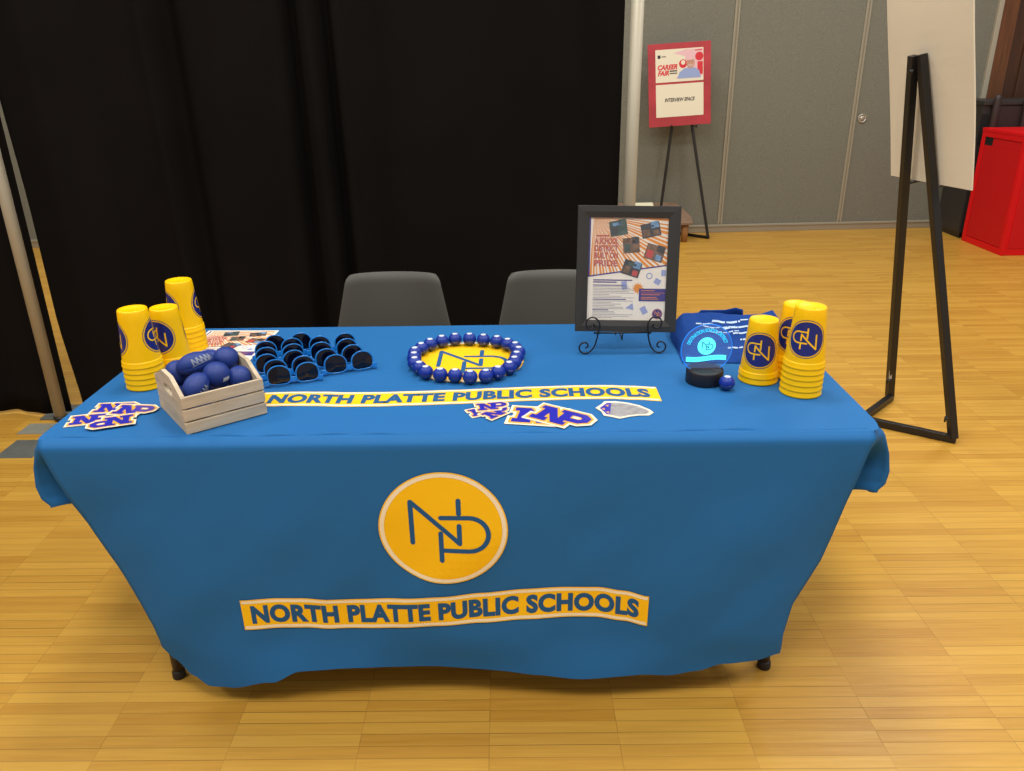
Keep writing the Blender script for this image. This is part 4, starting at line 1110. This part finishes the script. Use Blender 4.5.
it += [(stroke([(-.083, .438), (-.02, .438)], .010, False), M_blkink, .0006), (stroke([(-.083, .420), (-.02, .420)], .008, False), M_blkink, .0006)]
it += [(poly([(-.05, .575), (.06, .545), (.09, .49), (.03, .43), (-.03, .38), (.17, .372), (.195, .40), (.195, .60), (.05, .60)]), M_cap, .0004)]
it += [(disc(.165, .54, .034, 24), M_redink, .0006), (disc(.03, .49, .034, 24), M_redink, .0005), (quad(.15, .40, .195, .50), M_redink, .0005), (disc(.03, .50, .018, 20), M_sheet, .0007)]
it += [(stroke([(.13, .588), (.19, .59)], .008, False), M_redink, .0007)]
it += [(poly([(-.02, .375), (.0, .425), (.045, .455), (.13, .455), (.165, .43), (.178, .375)]), M_shirt, .0008)]
it += [(disc(.092, .495, .034, 30, .044), M_skin, .001), (poly([(.045, .515), (.052, .550), (.085, .568), (.120, .560), (.135, .525), (.125, .518)]), M_cap, .0012)]
it += [(stroke([(.075, .478), (.092, .472), (.108, .478)], .005), M_white, .0012), (disc(.08, .503, .0035, 8), M_blkink, .0012), (disc(.105, .503, .0035, 8), M_blkink, .0012)]
sheet_quad(x0, ya0, x1, ya1, 'upper_sheet', it)

# ================================================================== LOW BROWN BENCH WITH BOOK
BN = empty('low_bench', (0, 0, 0)); tag(BN, 'low brown wooden bench against the partition below the career sign', 'bench')
m_ = MB()
prof = [(y_ - .075, z_) for y_, z_ in [(5.02, .155), (5.02, .182), (5.10, .205), (5.25, .255), (5.40, .292), (5.42, .285), (5.42, .262), (5.25, .225), (5.10, .178)]]
n_ = len(prof)
xr = lambda y: 1.655 - .30 * max(0, (y - 5.05)) 
m_.add([(.75, y, z) for y, z in prof] + [(xr(y) - (.0), y, z) for y, z in prof], [list(range(n_)), [n_ + i for i in range(n_)]] + [(i, (i + 1) % n_, n_ + (i + 1) % n_, n_ + i) for i in range(n_)], M_brn); m_.build('bench_top', BN, bevel=.006)
for x in (.85, 1.60):
    for y in (5.01, 5.25):
        if x > 1.5 and y > 5.2: x = 1.52
        m_ = MB(); tube(m_, M_brnleg, [(x, y, .175 if y < 5.2 else .235), (x, y, 0)], [.035, .026], 14); m_.build('leg', BN)
m_ = MB(); BT = TR((1.29, 5.20, .2675), rx=radians(16), rz=radians(2)); box(m_, M_book, -.11, .06, -.07, .07, 0, .003, BT); box(m_, M_paper, -.107, .058, -.068, .067, .003, .014, BT); box(m_, M_book, -.11, .06, -.07, .07, .014, .017, BT); box(m_, M_book, -.112, -.109, -.07, .07, 0, .017, BT)
tag(m_.build('book', bevel=.001), 'cream book lying on the low brown bench', 'book')

# ================================================================== RED BOX, BLACK CABINET
RB_ = empty('red_cabinet', (3.985, 4.32, 0)); tag(RB_, 'glossy red box cabinet at the right edge', 'cabinet')
m_ = MB(); box(m_, M_red, .012, .66, .006, .60, .0, .905); m_.build('body', RB_, bevel=.004)
m_ = MB(); box(m_, M_red, -.004, .67, -.004, .612, .905, .932); m_.build('top_panel', RB_, bevel=.004)
m_ = MB()
for (y0, y1, z0, z1) in ((.0, .045, 0, .905), (.56, .606, 0, .905), (.045, .56, .0, .05), (.045, .56, .865, .905)): box(m_, M_red, -.001, .013, y0, y1, z0, z1)
m_.build('side_frame', RB_, bevel=.002)
m_ = MB(); box(m_, M_redin, .003, .012, .053, .555, .055, .80); box(m_, M_redin, .003, .012, .053, .44, .80, .86); dr = m_.build('door', RB_, bevel=.0015)
m_ = MB(); box(m_, M_slot, .0045, .013, .44, .555, .80, .862); m_.build('finger_slot', dr)
m_ = MB(); box(m_, M_redin, .04, .62, .0, .007, .06, .86); m_.build('front_panel', RB_, bevel=.002)

BC = empty('black_cabinet', (3.995, 4.985, 0)); tag(BC, 'black cabinet with raised corner posts behind the red box', 'cabinet')
m_ = MB(); box(m_, M_blackbox, 0, 1.1, .02, .42, .04, 1.10); box(m_, M_blackbox, -.004, .0, .03, .41, .06, 1.0); m_.build('body', BC, bevel=.004)
m_ = MB(); box(m_, M_blackbox, -.012, 1.11, .0, .43, 1.10, 1.135); m_.build('top_rim', BC, bevel=.005)
m_ = MB(); box(m_, M_slot, -.002, .05, .012, .022, .80, 1.03); m_.build('dark_opening', BC)
for x in (.085, .335):
    m_ = MB(); lathe(m_, M_brownp, [(.03, .0), (.03, 1.15), (.026, 1.175), (.012, 1.185)], 16, TR((x, -.014, 0))); m_.build('post', BC)
m_ = MB(); box(m_, M_brownp, .11, 1.08, .006, .02, .2, 1.09); m_.build('front_panel', BC, bevel=.003)
m_ = MB(); box(m_, M_black, .01, 1.09, .03, .41, 0, .04); m_.build('plinth', BC)

# ================================================================== LIGHTS
def area(loc, sx, sy, power, col=(1, .975, .93), rot=(0, 0, 0)):
    l = bpy.data.lights.new('ceiling_light', 'AREA'); l.shape = 'RECTANGLE'; l.size = sx; l.size_y = sy; l.energy = power; l.color = col
    o = bpy.data.objects.new('ceiling_light', l); COL.objects.link(o); o.location = loc; o.rotation_euler = rot; return o
for x in (-3.2, 0, 3.2):
    for y in (-2.4, .6, 3.6):
        area((x, y, 4.6), .9, .9, 76 if y < 0 else 58)
W = bpy.data.worlds.new('World'); SC.world = W; W.use_nodes = True
W.node_tree.nodes['Background'].inputs[0].default_value = (1.0, .97, .93, 1); W.node_tree.nodes['Background'].inputs[1].default_value = .35

# ================================================================== CAMERA
cam = bpy.data.cameras.new('camera'); co = bpy.data.objects.new('camera', cam); COL.objects.link(co)
cam.sensor_width = 36; cam.lens = 791.983 / 1024 * 36; cam.clip_start = .05; cam.clip_end = 100
R_ = Vector((0.99989455, 0.00364034, -0.01405811)); U_ = Vector((0.01162889, 0.37910108, 0.92528220)); W_ = Vector((-0.00869779, 0.92534811, -0.37901877))
Mx = Matrix((( R_.x, U_.x, -W_.x, 0.133151), (R_.y, U_.y, -W_.y, -1.925742), (R_.z, U_.z, -W_.z, 1.491637), (0, 0, 0, 1)))
co.matrix_world = Mx
SC.camera = co
vs = SC.view_settings; vs.view_transform = 'Standard'; vs.look = 'None'; vs.gamma = 1; vs.exposure = 0.20; vs.use_curve_mapping = False
